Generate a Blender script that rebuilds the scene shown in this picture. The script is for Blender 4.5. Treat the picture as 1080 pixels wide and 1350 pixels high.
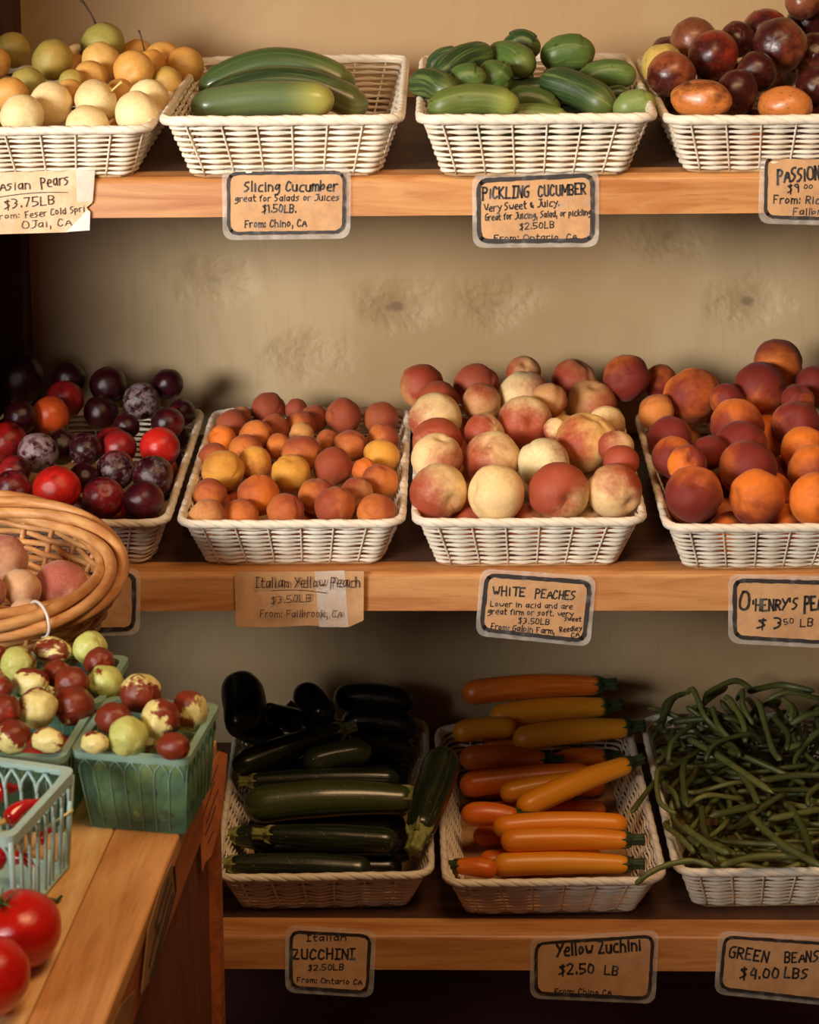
import bpy, bmesh, math, random
from mathutils import Vector, Matrix, Euler, noise

for o in list(bpy.data.objects):
    bpy.data.objects.remove(o)
SC = bpy.context.scene
COL = SC.collection
random.seed(7)

# ------------------------------------------------------------------ camera
PITCH, YAW, ROLL = math.radians(9.0), math.radians(2.0), math.radians(0.45)
EYE = Vector((0, 0, 1.52))
fwd = Vector((-math.sin(YAW) * math.cos(PITCH), math.cos(YAW) * math.cos(PITCH), -math.sin(PITCH)))
rgt = fwd.cross(Vector((0, 0, 1))).normalized()
upv = rgt.cross(fwd)
cR = rgt * math.cos(ROLL) - upv * math.sin(ROLL)
cU = upv * math.cos(ROLL) + rgt * math.sin(ROLL)
cam = bpy.data.cameras.new('camera')
cam_o = bpy.data.objects.new('camera', cam)
COL.objects.link(cam_o)
cam_o.matrix_world = Matrix(((cR.x, cU.x, -fwd.x, EYE.x), (cR.y, cU.y, -fwd.y, EYE.y), (cR.z, cU.z, -fwd.z, EYE.z), (0, 0, 0, 1)))
cam.sensor_fit = 'VERTICAL'
cam.sensor_height = 24.0
cam.sensor_width = 19.2
cam.lens = 24.0 * 2700 / 1350
cam.clip_start = 0.05
cam.dof.use_dof = True
cam.dof.focus_distance = 2.42
cam.dof.aperture_fstop = 7.1
SC.camera = cam_o

# ------------------------------------------------------------------ light: daylight from the shop window, dim warm room
SC.view_settings.view_transform = 'Standard'
SC.view_settings.look = 'None'
SC.view_settings.exposure = 0.0
SC.view_settings.gamma = 1.0
SC.view_settings.use_curve_mapping = False
W = bpy.data.worlds.new('world')
SC.world = W
W.use_nodes = True
W.node_tree.nodes['Background'].inputs['Color'].default_value = (1.0, 0.50, 0.40, 1)
W.node_tree.nodes['Background'].inputs['Strength'].default_value = 0.045


def area(name, loc, aim, sx, sy, power, color, spread=180):
    l = bpy.data.lights.new(name, 'AREA')
    l.shape = 'RECTANGLE'
    l.size, l.size_y = sx, sy
    l.energy = power
    l.color = color
    l.spread = math.radians(spread)
    o = bpy.data.objects.new(name, l)
    COL.objects.link(o)
    o.location = loc
    o.rotation_euler = (Vector(aim) - Vector(loc)).to_track_quat('-Z', 'Y').to_euler()
    return o


area('window_daylight', (-2.05, -0.45, 1.70), (-0.22, 2.45, 1.64), 1.5, 0.7, 11.3, (1.0, 0.97, 0.90), 42)
area('shop_lamp', (0.30, 1.05, 2.5), (0.0, 1.95, 0.95), 0.8, 0.5, 10.0, (1.0, 0.62, 0.31), 125)


# ------------------------------------------------------------------ helpers
def srgb(r, g, b, a=1.0):
    f = lambda c: (c / 255 / 12.92) if c / 255 <= 0.04045 else ((c / 255 + 0.055) / 1.055) ** 2.4
    return (f(r), f(g), f(b), a)


def mesh_obj(name, verts, faces, mat, parent=None, smooth=True):
    me = bpy.data.meshes.new(name)
    me.from_pydata([tuple(v) for v in verts], [], faces)
    me.update()
    if smooth:
        me.polygons.foreach_set('use_smooth', [True] * len(me.polygons))
    if mat:
        me.materials.append(mat)
    o = bpy.data.objects.new(name, me)
    COL.objects.link(o)
    if parent:
        o.parent = parent
    return o


def bm_obj(name, bm, mat, parent=None, smooth=False):
    me = bpy.data.meshes.new(name)
    bm.to_mesh(me)
    bm.free()
    if smooth:
        me.polygons.foreach_set('use_smooth', [True] * len(me.polygons))
    me.materials.append(mat)
    o = bpy.data.objects.new(name, me)
    COL.objects.link(o)
    if parent:
        o.parent = parent
    return o


def empty(name, loc=(0, 0, 0)):
    o = bpy.data.objects.new(name, None)
    o.empty_display_size = 0.02
    COL.objects.link(o)
    o.location = loc
    return o


def tag(o, label, cat, group=None, kind=None):
    if label:
        o['label'] = label
    if cat:
        o['category'] = cat
    if group:
        o['group'] = group
    if kind:
        o['kind'] = kind
    return o


class MB:
    """collects shapes into one mesh"""
    def __init__(s):
        s.v, s.f = [], []

    def add(s, v, f):
        n = len(s.v)
        s.v += [Vector(p) for p in v]
        s.f += [tuple(i + n for i in q) for q in f]

    def box(s, lo, hi, M=None):
        x0, y0, z0 = lo
        x1, y1, z1 = hi
        v = [Vector(p) for p in ((x0, y0, z0), (x1, y0, z0), (x1, y1, z0), (x0, y1, z0), (x0, y0, z1), (x1, y0, z1), (x1, y1, z1), (x0, y1, z1))]
        if M:
            v = [M @ p for p in v]
        s.add(v, [(3, 2, 1, 0), (4, 5, 6, 7), (0, 1, 5, 4), (1, 2, 6, 5), (2, 3, 7, 6), (3, 0, 4, 7)])

    def tube(s, pts, rad, n=8, closed=False, flat=1.0, cap=True, upv=None):
        """tube along pts; rad a number or a list; flat squashes it across the reference up vector"""
        P = [Vector(p) for p in pts]
        N = len(P)
        R = rad if isinstance(rad, (list, tuple)) else [rad] * N
        up = Vector(upv) if upv else None
        rings = []
        prev = None
        for i in range(N):
            a = P[(i - 1) % N] if (closed or i) else P[0]
            b = P[(i + 1) % N] if (closed or i < N - 1) else P[-1]
            t = (b - a)
            t = t.normalized() if t.length > 1e-9 else Vector((1, 0, 0))
            if up is not None:
                x = up - t * up.dot(t)
            elif prev is None:
                x = t.orthogonal()
            else:
                x = prev - t * prev.dot(t)
            x = x.normalized() if x.length > 1e-6 else t.orthogonal().normalized()
            prev = x
            y = t.cross(x)
            rings.append([P[i] + x * (R[i] * math.cos(2 * math.pi * k / n)) + y * (R[i] * flat * math.sin(2 * math.pi * k / n)) for k in range(n)])
        v = [p for r in rings for p in r]
        f = []
        for i in range(N if closed else N - 1):
            j = (i + 1) % N
            for k in range(n):
                l = (k + 1) % n
                f.append((i * n + k, i * n + l, j * n + l, j * n + k))
        if not closed and cap:
            f.append(tuple(range(n - 1, -1, -1)))
            f.append(tuple((N - 1) * n + k for k in range(n)))
        s.add(v, f)

    def obj(s, name, mat, parent=None, smooth=True):
        return mesh_obj(name, s.v, s.f, mat, parent, smooth)


# ------------------------------------------------------------------ materials
class NT:
    def __init__(s, name):
        s.m = bpy.data.materials.new(name)
        s.m.use_nodes = True
        s.t = s.m.node_tree
        s.b = s.t.nodes['Principled BSDF']
        s.out = s.t.nodes['Material Output']

    def n(s, typ, **kw):
        nd = s.t.nodes.new('ShaderNode' + typ)
        for k, v in kw.items():
            setattr(nd, k, v)
        return nd

    def put(s, sock, val):
        if hasattr(val, 'is_output'):
            s.t.links.new(val, sock)
        else:
            sock.default_value = val
        return s

    def math(s, op, a, b=0.0, clamp=False):
        nd = s.n('Math', operation=op, use_clamp=clamp)
        s.put(nd.inputs[0], a)
        s.put(nd.inputs[1], b)
        return nd.outputs[0]

    def mix(s, fac, a, b, mode='MIX'):
        nd = s.n('Mix', data_type='RGBA', blend_type=mode)
        s.put(nd.inputs['Factor'], fac)
        s.put(nd.inputs[6], a)
        s.put(nd.inputs[7], b)
        return nd.outputs[2]

    def ramp(s, fac, lo, hi, a=0.0, b=1.0):
        nd = s.n('MapRange', interpolation_type='SMOOTHSTEP')
        s.put(nd.inputs['Value'], fac)
        nd.inputs['From Min'].default_value = lo
        nd.inputs['From Max'].default_value = hi
        nd.inputs['To Min'].default_value = a
        nd.inputs['To Max'].default_value = b
        return nd.outputs[0]

    def noise(s, vec, scale, detail=3, rough=0.55, dist=0.0):
        nd = s.n('TexNoise')
        if vec is not None:
            s.put(nd.inputs['Vector'], vec)
        nd.inputs['Scale'].default_value = scale
        nd.inputs['Detail'].default_value = detail
        nd.inputs['Roughness'].default_value = rough
        nd.inputs['Distortion'].default_value = dist
        return nd.outputs['Fac']

    def obj(s):
        return s.n('TexCoord').outputs['Object']

    def scale(s, vec, sc, loc=(0, 0, 0)):
        nd = s.n('Mapping')
        s.put(nd.inputs['Vector'], vec)
        nd.inputs['Scale'].default_value = sc
        nd.inputs['Location'].default_value = loc
        return nd.outputs[0]

    def bump(s, h, strength, dist):
        nd = s.n('Bump')
        s.put(nd.inputs['Height'], h)
        nd.inputs['Strength'].default_value = strength
        nd.inputs['Distance'].default_value = dist
        s.t.links.new(nd.outputs[0], s.b.inputs['Normal'])

    def end(s, col, rough=0.5, **kw):
        s.put(s.b.inputs['Base Color'], col)
        s.put(s.b.inputs['Roughness'], rough)
        for k, v in kw.items():
            s.put(s.b.inputs[k.replace('_', ' ')], v)
        return s.m


def wood(name, c1, c2, axis='X', rough=0.5, vary=False):
    t = NT(name)
    sc = {'X': (1.2, 14, 14), 'Y': (14, 1.2, 14), 'Z': (14, 14, 1.2)}[axis]
    o = t.obj()
    if vary:
        r = t.n('ObjectInfo').outputs['Random']
        add = t.n('VectorMath', operation='ADD')
        t.put(add.inputs[0], o)
        cx = t.n('CombineXYZ')
        for i in range(3):
            t.put(cx.inputs[i], t.math('MULTIPLY', r, 9.0))
        t.put(add.inputs[1], cx.outputs[0])
        o = add.outputs[0]
    v = t.scale(o, sc)
    g = t.noise(v, 3.0, 6, 0.6, 1.2)
    f = t.noise(t.scale(o, tuple(k * 5 for k in sc)), 5.0, 3, 0.6)
    col = t.mix(t.ramp(g, 0.33, 0.68), c1, c2)
    col = t.mix(t.ramp(f, 0.52, 0.75, 0, 0.35), col, tuple(k * 0.55 for k in c2[:3]) + (1,))
    t.bump(t.math('ADD', g, t.math('MULTIPLY', f, 0.4)), 0.25, 0.002)
    return t.end(col, rough)


def plain(name, c, rough=0.5, var=0.15, sc=60, **kw):
    t = NT(name)
    g = t.noise(t.obj(), sc, 3)
    col = t.mix(t.ramp(g, 0.35, 0.7), c, tuple(k * (1 - var) for k in c[:3]) + (1,))
    return t.end(col, rough, **kw)


KNOTS = ((-0.112, 1.361), (0.363, 1.362), (-0.243, 1.293), (-0.367, 1.398), (0.023, 1.362), (0.255, 1.453))


def plywood():
    t = NT('birch_plywood')
    o = t.obj()
    w = t.noise(t.scale(o, (1.2, 1, 0.8)), 1.6, 2, 0.5, 0.6)
    band = t.math('SINE', t.math('MULTIPLY', w, 120.0))
    fine = t.noise(t.scale(o, (60, 60, 6)), 2.0, 4)
    big = t.noise(o, 2.3, 3)
    col = t.mix(t.ramp(big, 0.35, 0.65), srgb(192, 165, 124), srgb(170, 138, 96))
    col = t.mix(t.ramp(band, -0.2, 1.0, 0, 0.09), col, srgb(160, 122, 76))
    col = t.mix(t.ramp(fine, 0.5, 0.8, 0, 0.18), col, srgb(150, 116, 74))
    sep = t.n('SeparateXYZ')
    t.put(sep.inputs[0], o)
    wob = t.math('MULTIPLY', t.math('SUBTRACT', t.noise(o, 26, 3), 0.5), 0.035)
    hgt = None
    for i, (kx, kz) in enumerate(KNOTS):
        dx = t.math('MULTIPLY', t.math('SUBTRACT', sep.outputs[0], kx), 0.62)
        dz = t.math('SUBTRACT', sep.outputs[2], kz)
        d = t.math('ADD', t.math('SQRT', t.math('ADD', t.math('MULTIPLY', dx, dx), t.math('MULTIPLY', dz, dz))), wob)
        col = t.mix(t.ramp(d, 0.004, 0.030, 0.30 if i < 2 else 0.14, 0), col, srgb(128, 88, 52))
        col = t.mix(t.ramp(d, 0.0, 0.007, 0.5 if i < 2 else 0.25, 0), col, srgb(74, 46, 28))
        h = t.ramp(d, 0.0, 0.045)
        hgt = h if hgt is None else t.math('ADD', hgt, h)
    t.bump(hgt, 0.6, 0.012)
    return t.end(col, 0.62)


M = {}
M['plywood'] = plywood()
M['pine'] = wood('pine_board', srgb(202, 147, 90), srgb(172, 106, 54), 'X', 0.42)
M['dark_wood'] = wood('dark_post', srgb(84, 50, 36), srgb(60, 34, 26), 'Z', 0.6)
M['cart_wood'] = wood('cart_plank', srgb(218, 160, 100), srgb(190, 128, 74), 'Y', 0.42, True)
M['cart_wood_pale'] = wood('cart_plank_pale', srgb(234, 192, 132), srgb(214, 160, 98), 'Y', 0.42, True)
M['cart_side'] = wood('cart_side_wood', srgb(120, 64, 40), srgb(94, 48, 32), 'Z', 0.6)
M['rail'] = wood('cart_rail_wood', srgb(176, 98, 52), srgb(146, 76, 40), 'Y', 0.5)
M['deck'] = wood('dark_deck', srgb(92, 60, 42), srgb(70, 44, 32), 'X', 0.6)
M['under_shade'] = wood('under_shade_tone', srgb(104, 50, 50), srgb(84, 40, 42), 'X', 0.7)  # dark tone that stands in for the shade under the lowest shelf
M['floor'] = wood('floor_boards', srgb(70, 46, 36), srgb(48, 32, 26), 'Y', 0.6)
M['wicker'] = None

# ------------------------------------------------------------------ setting
mb = MB(); mb.box((-2.2, 2.82, -0.02), (2.0, 2.86, 2.7)); tag(mb.obj('wall_back', M['plywood'], None, False), 'pale birch plywood back wall with brown knots behind the shelves', 'wall', kind='structure')
mb = MB(); mb.box((-2.2, -1.5, -0.06), (2.0, 2.86, 0.0)); tag(mb.obj('floor', M['floor'], None, False), 'dark wooden floor under the stand', 'floor', kind='structure')

TAU = math.radians(13.0)
G = 2.35
ZS = (1.5330, 1.0749, 0.6335)          # front top edges of the three sloping boards
BOARD_T = 0.0445
shelf = tag(empty('display_shelf', (0, 2.6, 0)), 'pine display shelf with three boards sloping down to the front', 'shelf')


def board(z):
    """pine front rail with a rounded edge, then a dark deck sloping up to the wall"""
    r = 0.006
    sl = math.tan(TAU)
    yr = G + 0.034

    def prism(prof, mat, name):
        n = len(prof)
        v = [(x, y - 2.6, zz) for x in (-0.74, 1.05) for y, zz in prof]
        f = [tuple(range(n - 1, -1, -1)), tuple(n + i for i in range(n))] + [(i, (i + 1) % n, n + (i + 1) % n, n + i) for i in range(n)]
        mb = MB()
        mb.add(v, f)
        return mb.obj(name, mat, shelf, False)
    prism([(G, z - BOARD_T), (G, z - r), (G + r * 0.12, z - r * 0.62), (G + r * 0.38, z - r * 0.25), (G + r, z + r * sl * 0.9), (yr, z + (yr - G) * sl), (yr, z - BOARD_T)], M['pine'], 'front_rail')
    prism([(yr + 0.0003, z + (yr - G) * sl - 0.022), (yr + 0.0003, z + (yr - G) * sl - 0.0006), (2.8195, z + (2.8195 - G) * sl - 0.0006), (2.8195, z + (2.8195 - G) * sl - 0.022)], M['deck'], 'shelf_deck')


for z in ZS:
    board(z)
mb = MB(); mb.box((-0.664, 2.765 - 2.6, 0), (-0.619, 2.8195 - 2.6, 2.4)); p = mb.obj('back_post', M['dark_wood'], shelf, False); p['label'] = 'dark brown upright post at the back left'
mb = MB(); mb.box((-0.765, 2.27 - 2.6, 0), (-0.741, 2.8195 - 2.6, 2.2)); mb.obj('side_panel', M['dark_wood'], shelf, False)
mb = MB(); mb.box((1.051, 2.36 - 2.6, 0), (1.075, 2.8195 - 2.6, 2.2)); mb.obj('side_panel', M['pine'], shelf, False)
mb = MB(); mb.box((-0.74, 2.74 - 2.6, 0), (1.05, 2.76 - 2.6, ZS[2] + 0.05)); mb.obj('under_shade_panel', M['under_shade'], shelf, False)  # added board, coloured dark to imitate the shade below the bottom shelf

# ------------------------------------------------------------------ what lies where (metres)
FRUIT = {
 'pears': [
  ('pale yellow round pear at the left end of the front row, touching the rim','cream',(-0.5207,2.3588,1.604),0.0251,1.00,(-2.6,-0.87,-1.72),0.10,0.00,0),
  ('pale pear sunk low behind the rim with a small dark eye showing','cream',(-0.4471,2.363,1.5915),0.0251,1.00,(-0.43,-1.01,1.65),0.30,0.00,0),
  ('pale cream pear with a brown dimpled eye, beside the cucumber basket','cream',(-0.3897,2.3607,1.6062),0.0248,1.00,(1.94,-1.49,-0.76),0.20,0.00,0),
  ('pale yellow pear with orange shading, leftmost in the second row of the pear heap','cream',(-0.4978,2.4103,1.6185),0.0265,1.00,(-1.83,-0.19,-1.5),0.15,0.00,0),
  ('pale pear with a light yellow stem leaning out to the right','cream',(-0.4445,2.4106,1.6215),0.0256,1.00,(0.07,-1.08,2.69),0.30,0.00,1),
  ('orange pear with a dark speck, rightmost in the second row of the pear heap','cream',(-0.3833,2.4114,1.6226),0.0245,1.00,(1.93,0.5,0.82),0.40,0.00,0),
  ('dull orange pear, leftmost in the third row of the pear heap','orange',(-0.5539,2.4523,1.6321),0.0215,1.00,(2.68,-0.59,-0.73),0.60,0.00,0),
  ('small orange pear, second from left in the third row of the pear heap','orange',(-0.4827,2.4532,1.6341),0.0161,1.00,(-1.18,0.34,-0.03),0.60,0.00,0),
  ('russet orange pear, rightmost in the third row of the pear heap','orange',(-0.4226,2.4545,1.6327),0.0179,1.00,(2.8,-0.66,-3.04),0.80,0.00,0),
  ('olive green pear, leftmost in the fourth row of the pear heap','green',(-0.5456,2.5112,1.6445),0.0229,1.00,(-1.65,-1.24,2.74),0.10,0.00,0),
  ('small shaded green pear, second from left in the fourth row of the pear heap','green',(-0.4885,2.494,1.6485),0.0164,1.00,(-0.33,-0.21,0.83),0.40,0.00,0),
  ('golden orange pear, third from left in the fourth row of the pear heap','orange',(-0.4718,2.5277,1.6536),0.0221,1.00,(-1.22,-0.5,0.49),0.50,0.00,0),
  ('bright golden orange pear high in the heap below the dark bare stem','orange',(-0.4155,2.5035,1.6617),0.0242,1.00,(-1.76,0.25,3.14),0.70,0.00,0),
  ('greenish yellow pear, rightmost in the fourth row of the pear heap','green',(-0.3775,2.5193,1.6486),0.0187,1.00,(-1.34,0.56,-0.15),0.50,0.00,0),
  ('deep orange pear, leftmost in the fifth row of the pear heap','orange',(-0.6009,2.5747,1.6766),0.0207,1.00,(-0.42,0.8,1.79),0.90,0.00,0),
  ('large olive green pear standing high at the back of the pear heap','green',(-0.5281,2.5753,1.6796),0.0263,1.00,(-2.37,-0.3,-1.11),0.15,0.00,0),
  ('golden green pear directly in front of the stemmed green pear','orange',(-0.467,2.5769,1.6772),0.0254,1.00,(2.97,0.75,0.0),0.25,0.00,0),
  ('shaded brown pear with a long dark stem against the wall','orange',(-0.4062,2.573,1.6718),0.0206,1.00,(0.36,-0.05,-1.05),0.80,0.00,2),
  ('olive pear with a brown eye at the right back end of the heap','green',(-0.3648,2.5864,1.6713),0.0235,1.00,(-1.84,-0.41,-2.8),0.70,0.00,0),
  ('dark shaded green pear, leftmost in the back row of the pear heap','green',(-0.5904,2.632,1.6958),0.0230,1.00,(-0.62,-0.97,0.09),0.20,0.00,0),
  ('topmost green pear with a dark bent stem pointing up','green',(-0.4745,2.6324,1.7031),0.0278,1.00,(-0.23,-0.28,1.09),0.00,0.00,2),
 ],
 'passion': [
  ('orange oval passion fruit in front at the left with brown spots','orange',(0.2477,2.3466,1.6151),0.0221,1.58,(-1.72,-1.05,-1.8),0.25,0.00,0),
  ('wrinkled dull brown passion fruit between the two orange ones','brown',(0.2922,2.3842,1.623),0.0241,1.11,(-0.14,0.1,-2.09),0.80,0.00,0),
  ('smooth orange oval passion fruit in front at the right','orange',(0.3442,2.3684,1.6084),0.0214,1.48,(1.65,0.08,1.21),0.10,0.00,0),
  ('yellowish passion fruit mostly hidden behind the glossy purple one','green',(0.2156,2.4781,1.6604),0.0249,1.00,(-1.65,-0.19,-1.04),0.10,0.00,0),
  ('glossy dark purple passion fruit above the left corner of the basket','purple',(0.2204,2.4197,1.6467),0.0260,1.09,(-1.69,0.88,-2.03),0.40,0.00,0),
  ('dark shaded passion fruit right of the wrinkled front one','purple',(0.3198,2.421,1.6475),0.0236,1.00,(0.07,-1.01,-0.04),0.80,0.00,0),
  ('wrinkled brown passion fruit, rightmost in the second row of the passion fruit heap','brown',(0.3896,2.426,1.6299),0.0245,1.00,(1.31,-0.8,0.07),0.80,0.00,0),
  ('red brown passion fruit with a white glint low on the heap','red',(0.2752,2.4763,1.6719),0.0295,1.00,(-2.84,0.33,-2.33),0.40,0.00,0),
  ('dark purple passion fruit with a tan orange right side','purple',(0.3509,2.4606,1.6805),0.0319,1.00,(1.7,0.11,2.75),0.70,0.00,0),
  ('reddish brown passion fruit, rightmost in the third row of the passion fruit heap','brown',(0.3967,2.4929,1.6717),0.0251,1.00,(-1.11,-0.65,-0.72),0.50,0.00,0),
  ('dull brown passion fruit peeping out behind the red one','brown',(0.2576,2.5331,1.6917),0.0283,1.00,(1.93,-0.95,1.95),0.30,0.00,0),
  ('nearly black passion fruit, second from left in the fourth row of the passion fruit heap','purple',(0.3082,2.5165,1.6918),0.0217,1.00,(-2.34,0.9,-0.46),0.90,0.00,0),
  ('reddish purple passion fruit behind the dark one with the tan side','red',(0.3459,2.5492,1.7017),0.0293,1.00,(-2.46,0.84,-1.57),0.60,0.00,0),
  ('dark purple passion fruit near the top right of the heap','purple',(0.4068,2.6086,1.7173),0.0262,1.00,(-0.41,-1.02,-0.65),0.80,0.00,0),
  ('topmost brownish passion fruit cut by the top of the picture','brown',(0.3944,2.5677,1.7395),0.0221,1.00,(-1.28,1.19,0.31),0.30,0.00,0),
 ],
 'plums': [
  ('dark red plum with a pale sheen, leftmost in the front row of the plum heap','red',(-0.5591,2.4047,1.1676),0.0227,1.00,(1.43,0.98,-2.9),0.70,0.30,0),
  ('large bright red plum above the willow basket rim','bright',(-0.5051,2.404,1.1685),0.0272,1.07,(-1.58,-0.81,-1.88),0.15,0.00,0),
  ('front plum with brownish red skin and a dimple on top','red',(-0.445,2.3779,1.1613),0.0251,1.00,(-0.93,-0.5,3.12),0.50,0.25,0),
  ('glossy dark plum in the right front corner of the basket','dark',(-0.3949,2.3672,1.1591),0.0233,1.07,(-1.77,-0.1,2.62),0.60,0.05,0),
  ('dusky red plum, leftmost in the second row of the plum heap','red',(-0.5684,2.4643,1.1813),0.0195,1.00,(0.79,-0.0,-0.17),0.50,0.10,0),
  ('dark shaded plum, second from left in the second row of the plum heap','dark',(-0.4806,2.4437,1.1756),0.0184,1.00,(2.75,-0.38,2.84),0.80,0.05,0),
  ('frosted purple red plum, third from left in the second row of the plum heap','red',(-0.4446,2.4658,1.1817),0.0241,1.00,(-1.53,0.57,-1.43),0.70,0.50,0),
  ('crimson plum with white bloom, rightmost in the second row of the plum heap','red',(-0.3963,2.4477,1.1775),0.0248,1.00,(0.04,-0.87,-1.41),0.60,0.50,0),
  ('red orange plum, leftmost in the third row of the plum heap','bright',(-0.595,2.544,1.2071),0.0258,1.00,(-2.34,-0.29,-0.58),0.40,0.00,0),
  ('purple plum heavily frosted with white bloom','dark',(-0.5512,2.5173,1.1969),0.0255,1.00,(-1.28,-0.24,0.06),0.60,1.00,0),
  ('dark plum with light bloom, third from left in the third row of the plum heap','dark',(-0.5315,2.5615,1.1989),0.0231,1.00,(1.35,-0.49,-3.11),0.80,0.30,0),
  ('pale patched plum, fourth from left in the third row of the plum heap','dark',(-0.4937,2.531,1.1997),0.0209,1.00,(2.77,-0.02,-1.96),0.60,0.30,0),
  ('deep red plum, fifth from left in the third row of the plum heap','red',(-0.4547,2.548,1.1993),0.0220,1.00,(-0.08,0.69,0.89),0.50,0.05,0),
  ('bright crimson plum by the right side of the basket','bright',(-0.4021,2.5438,1.1997),0.0257,1.00,(-0.7,0.36,0.65),0.40,0.10,0),
  ('almost black plum, leftmost in the fourth row of the plum heap','dark',(-0.5858,2.5808,1.2346),0.0213,1.00,(-1.61,-0.91,1.06),0.90,0.00,0),
  ('orange red plum lying among the dark ones','orange',(-0.5535,2.6128,1.2339),0.0245,1.00,(-1.83,-0.29,0.98),0.30,0.00,0),
  ('dark purple plum, third from left in the fourth row of the plum heap','dark',(-0.4985,2.6668,1.2307),0.0230,1.00,(-0.92,-0.06,-0.22),0.80,0.05,0),
  ('small dark plum, fourth from left in the fourth row of the plum heap','dark',(-0.4571,2.6218,1.2177),0.0167,1.00,(-1.03,0.51,-0.83),0.70,0.00,0),
  ('dark crimson plum, rightmost in the fourth row of the plum heap','red',(-0.4054,2.6327,1.2202),0.0217,1.00,(1.13,-0.29,-2.99),0.70,0.10,0),
  ('red plum behind the orange one, with a small glint','red',(-0.5435,2.6585,1.2488),0.0249,1.00,(-1.35,0.67,-2.24),0.35,0.00,0),
  ('blackish plum with a smear of grey bloom','dark',(-0.446,2.6791,1.2443),0.0250,1.00,(-1.4,0.88,0.04),0.90,0.80,0),
  ('shaded red plum, rightmost in the fifth row of the plum heap','red',(-0.3922,2.6732,1.2296),0.0180,1.00,(-3.0,-0.71,0.81),0.80,0.00,0),
  ('largest and darkest plum at the left back, before the post','dark',(-0.6094,2.6976,1.2714),0.0303,1.13,(-0.22,-0.04,-2.45),1.00,0.10,0),
  ('dark plum, second from left in the back row of the plum heap','dark',(-0.5456,2.6984,1.273),0.0222,1.00,(-1.01,-1.14,-0.88),0.80,0.00,0),
  ('dark red plum, third from left in the back row of the plum heap','dark',(-0.4937,2.7015,1.2634),0.0252,1.00,(-2.56,0.37,-1.16),0.60,0.00,0),
  ('dark plum topmost at the right back of the plum heap','dark',(-0.4138,2.7026,1.265),0.0202,1.00,(1.54,-0.58,-1.28),0.60,0.00,0),
 ],
 'apricots': [
  ('pale orange peach with a cleft, leftmost in the front row of the small yellow peaches','pale',(-0.3192,2.3631,1.1407),0.0214,1.00,(2.45,-0.72,-0.56),0.30,0.00,0),
  ('orange blushed peach, second from left in the front row of the small yellow peaches','o',(-0.283,2.3868,1.1358),0.0225,1.00,(-2.36,-1.07,1.84),0.45,0.00,0),
  ('dusky rose peach, third from left in the front row of the small yellow peaches','o',(-0.2277,2.3659,1.1463),0.0222,1.00,(-2.58,0.04,0.87),0.75,0.00,0),
  ('mauve and orange peach, fourth from left in the front row of the small yellow peaches','o',(-0.1705,2.3766,1.1499),0.0241,1.00,(0.87,0.26,-2.9),0.70,0.00,0),
  ('bright orange peach, rightmost in the front row of the small yellow peaches','o',(-0.1214,2.3657,1.1442),0.0231,1.00,(-2.49,-0.82,-0.49),0.35,0.00,0),
  ('rosy orange peach, leftmost in the second row of the small yellow peaches','o',(-0.324,2.4186,1.1585),0.0202,1.00,(3.14,-0.95,1.0),0.60,0.00,0),
  ('large glowing orange peach, second from left in the second row of the small yellow peaches','bright',(-0.2661,2.4266,1.1562),0.0255,1.00,(2.52,-0.11,-3.09),0.40,0.00,0),
  ('salmon orange peach, third from left in the second row of the small yellow peaches','o',(-0.1949,2.4156,1.1567),0.0227,1.00,(0.07,-0.05,0.2),0.65,0.00,0),
  ('small peach turned so its dark stem hole faces out','pale',(-0.1479,2.4197,1.1587),0.0200,1.00,(-1.88,-0.56,-2.81),0.50,0.00,0),
  ('golden yellow peach, leftmost in the third row of the small yellow peaches','yellow',(-0.3147,2.4765,1.1789),0.0260,1.00,(1.09,-0.8,-2.29),0.15,0.00,0),
  ('yellow peach with a deep cleft and cracked top in the middle','yellow',(-0.232,2.4867,1.1744),0.0242,1.00,(0.24,-0.44,1.17),0.25,0.00,0),
  ('purplish topped peach, third from left in the third row of the small yellow peaches','o',(-0.1818,2.5048,1.1802),0.0244,1.00,(0.18,-1.1,-0.75),0.85,0.00,0),
  ('small bright orange peach, fourth from left in the third row of the small yellow peaches','bright',(-0.1418,2.4941,1.1759),0.0159,1.00,(1.81,0.22,-2.49),0.20,0.00,0),
  ('rosy orange peach, rightmost in the third row of the small yellow peaches','o',(-0.1215,2.4585,1.1677),0.0226,1.00,(-0.18,-0.36,2.82),0.50,0.00,0),
  ('mauve tinged peach, leftmost in the fourth row of the small yellow peaches','o',(-0.3347,2.5401,1.1865),0.0194,1.00,(1.45,-1.16,-2.82),0.50,0.00,0),
  ('tan orange peach, second from left in the fourth row of the small yellow peaches','yellow',(-0.2789,2.5072,1.184),0.0216,1.00,(-1.03,1.28,-0.33),0.40,0.00,0),
  ('orange peach, third from left in the fourth row of the small yellow peaches','o',(-0.2944,2.5463,1.1942),0.0219,1.00,(-2.51,-0.77,0.55),0.40,0.00,0),
  ('broad pinkish orange peach, fourth from left in the fourth row of the small yellow peaches','o',(-0.2226,2.5338,1.1927),0.0228,1.21,(1.6,-1.22,1.21),0.55,0.00,0),
  ('golden yellow peach by the right side of its basket','yellow',(-0.1237,2.5433,1.1873),0.0228,1.00,(0.91,0.35,2.42),0.10,0.00,0),
  ('golden orange peach, leftmost in the fifth row of the small yellow peaches','bright',(-0.3314,2.6079,1.2022),0.0186,1.00,(0.33,-0.8,0.62),0.15,0.00,0),
  ('small orange peach, second from left in the fifth row of the small yellow peaches','o',(-0.2541,2.5649,1.1975),0.0173,1.00,(-1.98,-0.6,1.75),0.40,0.00,0),
  ('brownish orange peach, third from left in the fifth row of the small yellow peaches','o',(-0.2852,2.5875,1.2093),0.0194,1.20,(1.59,0.97,1.26),0.60,0.00,0),
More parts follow.
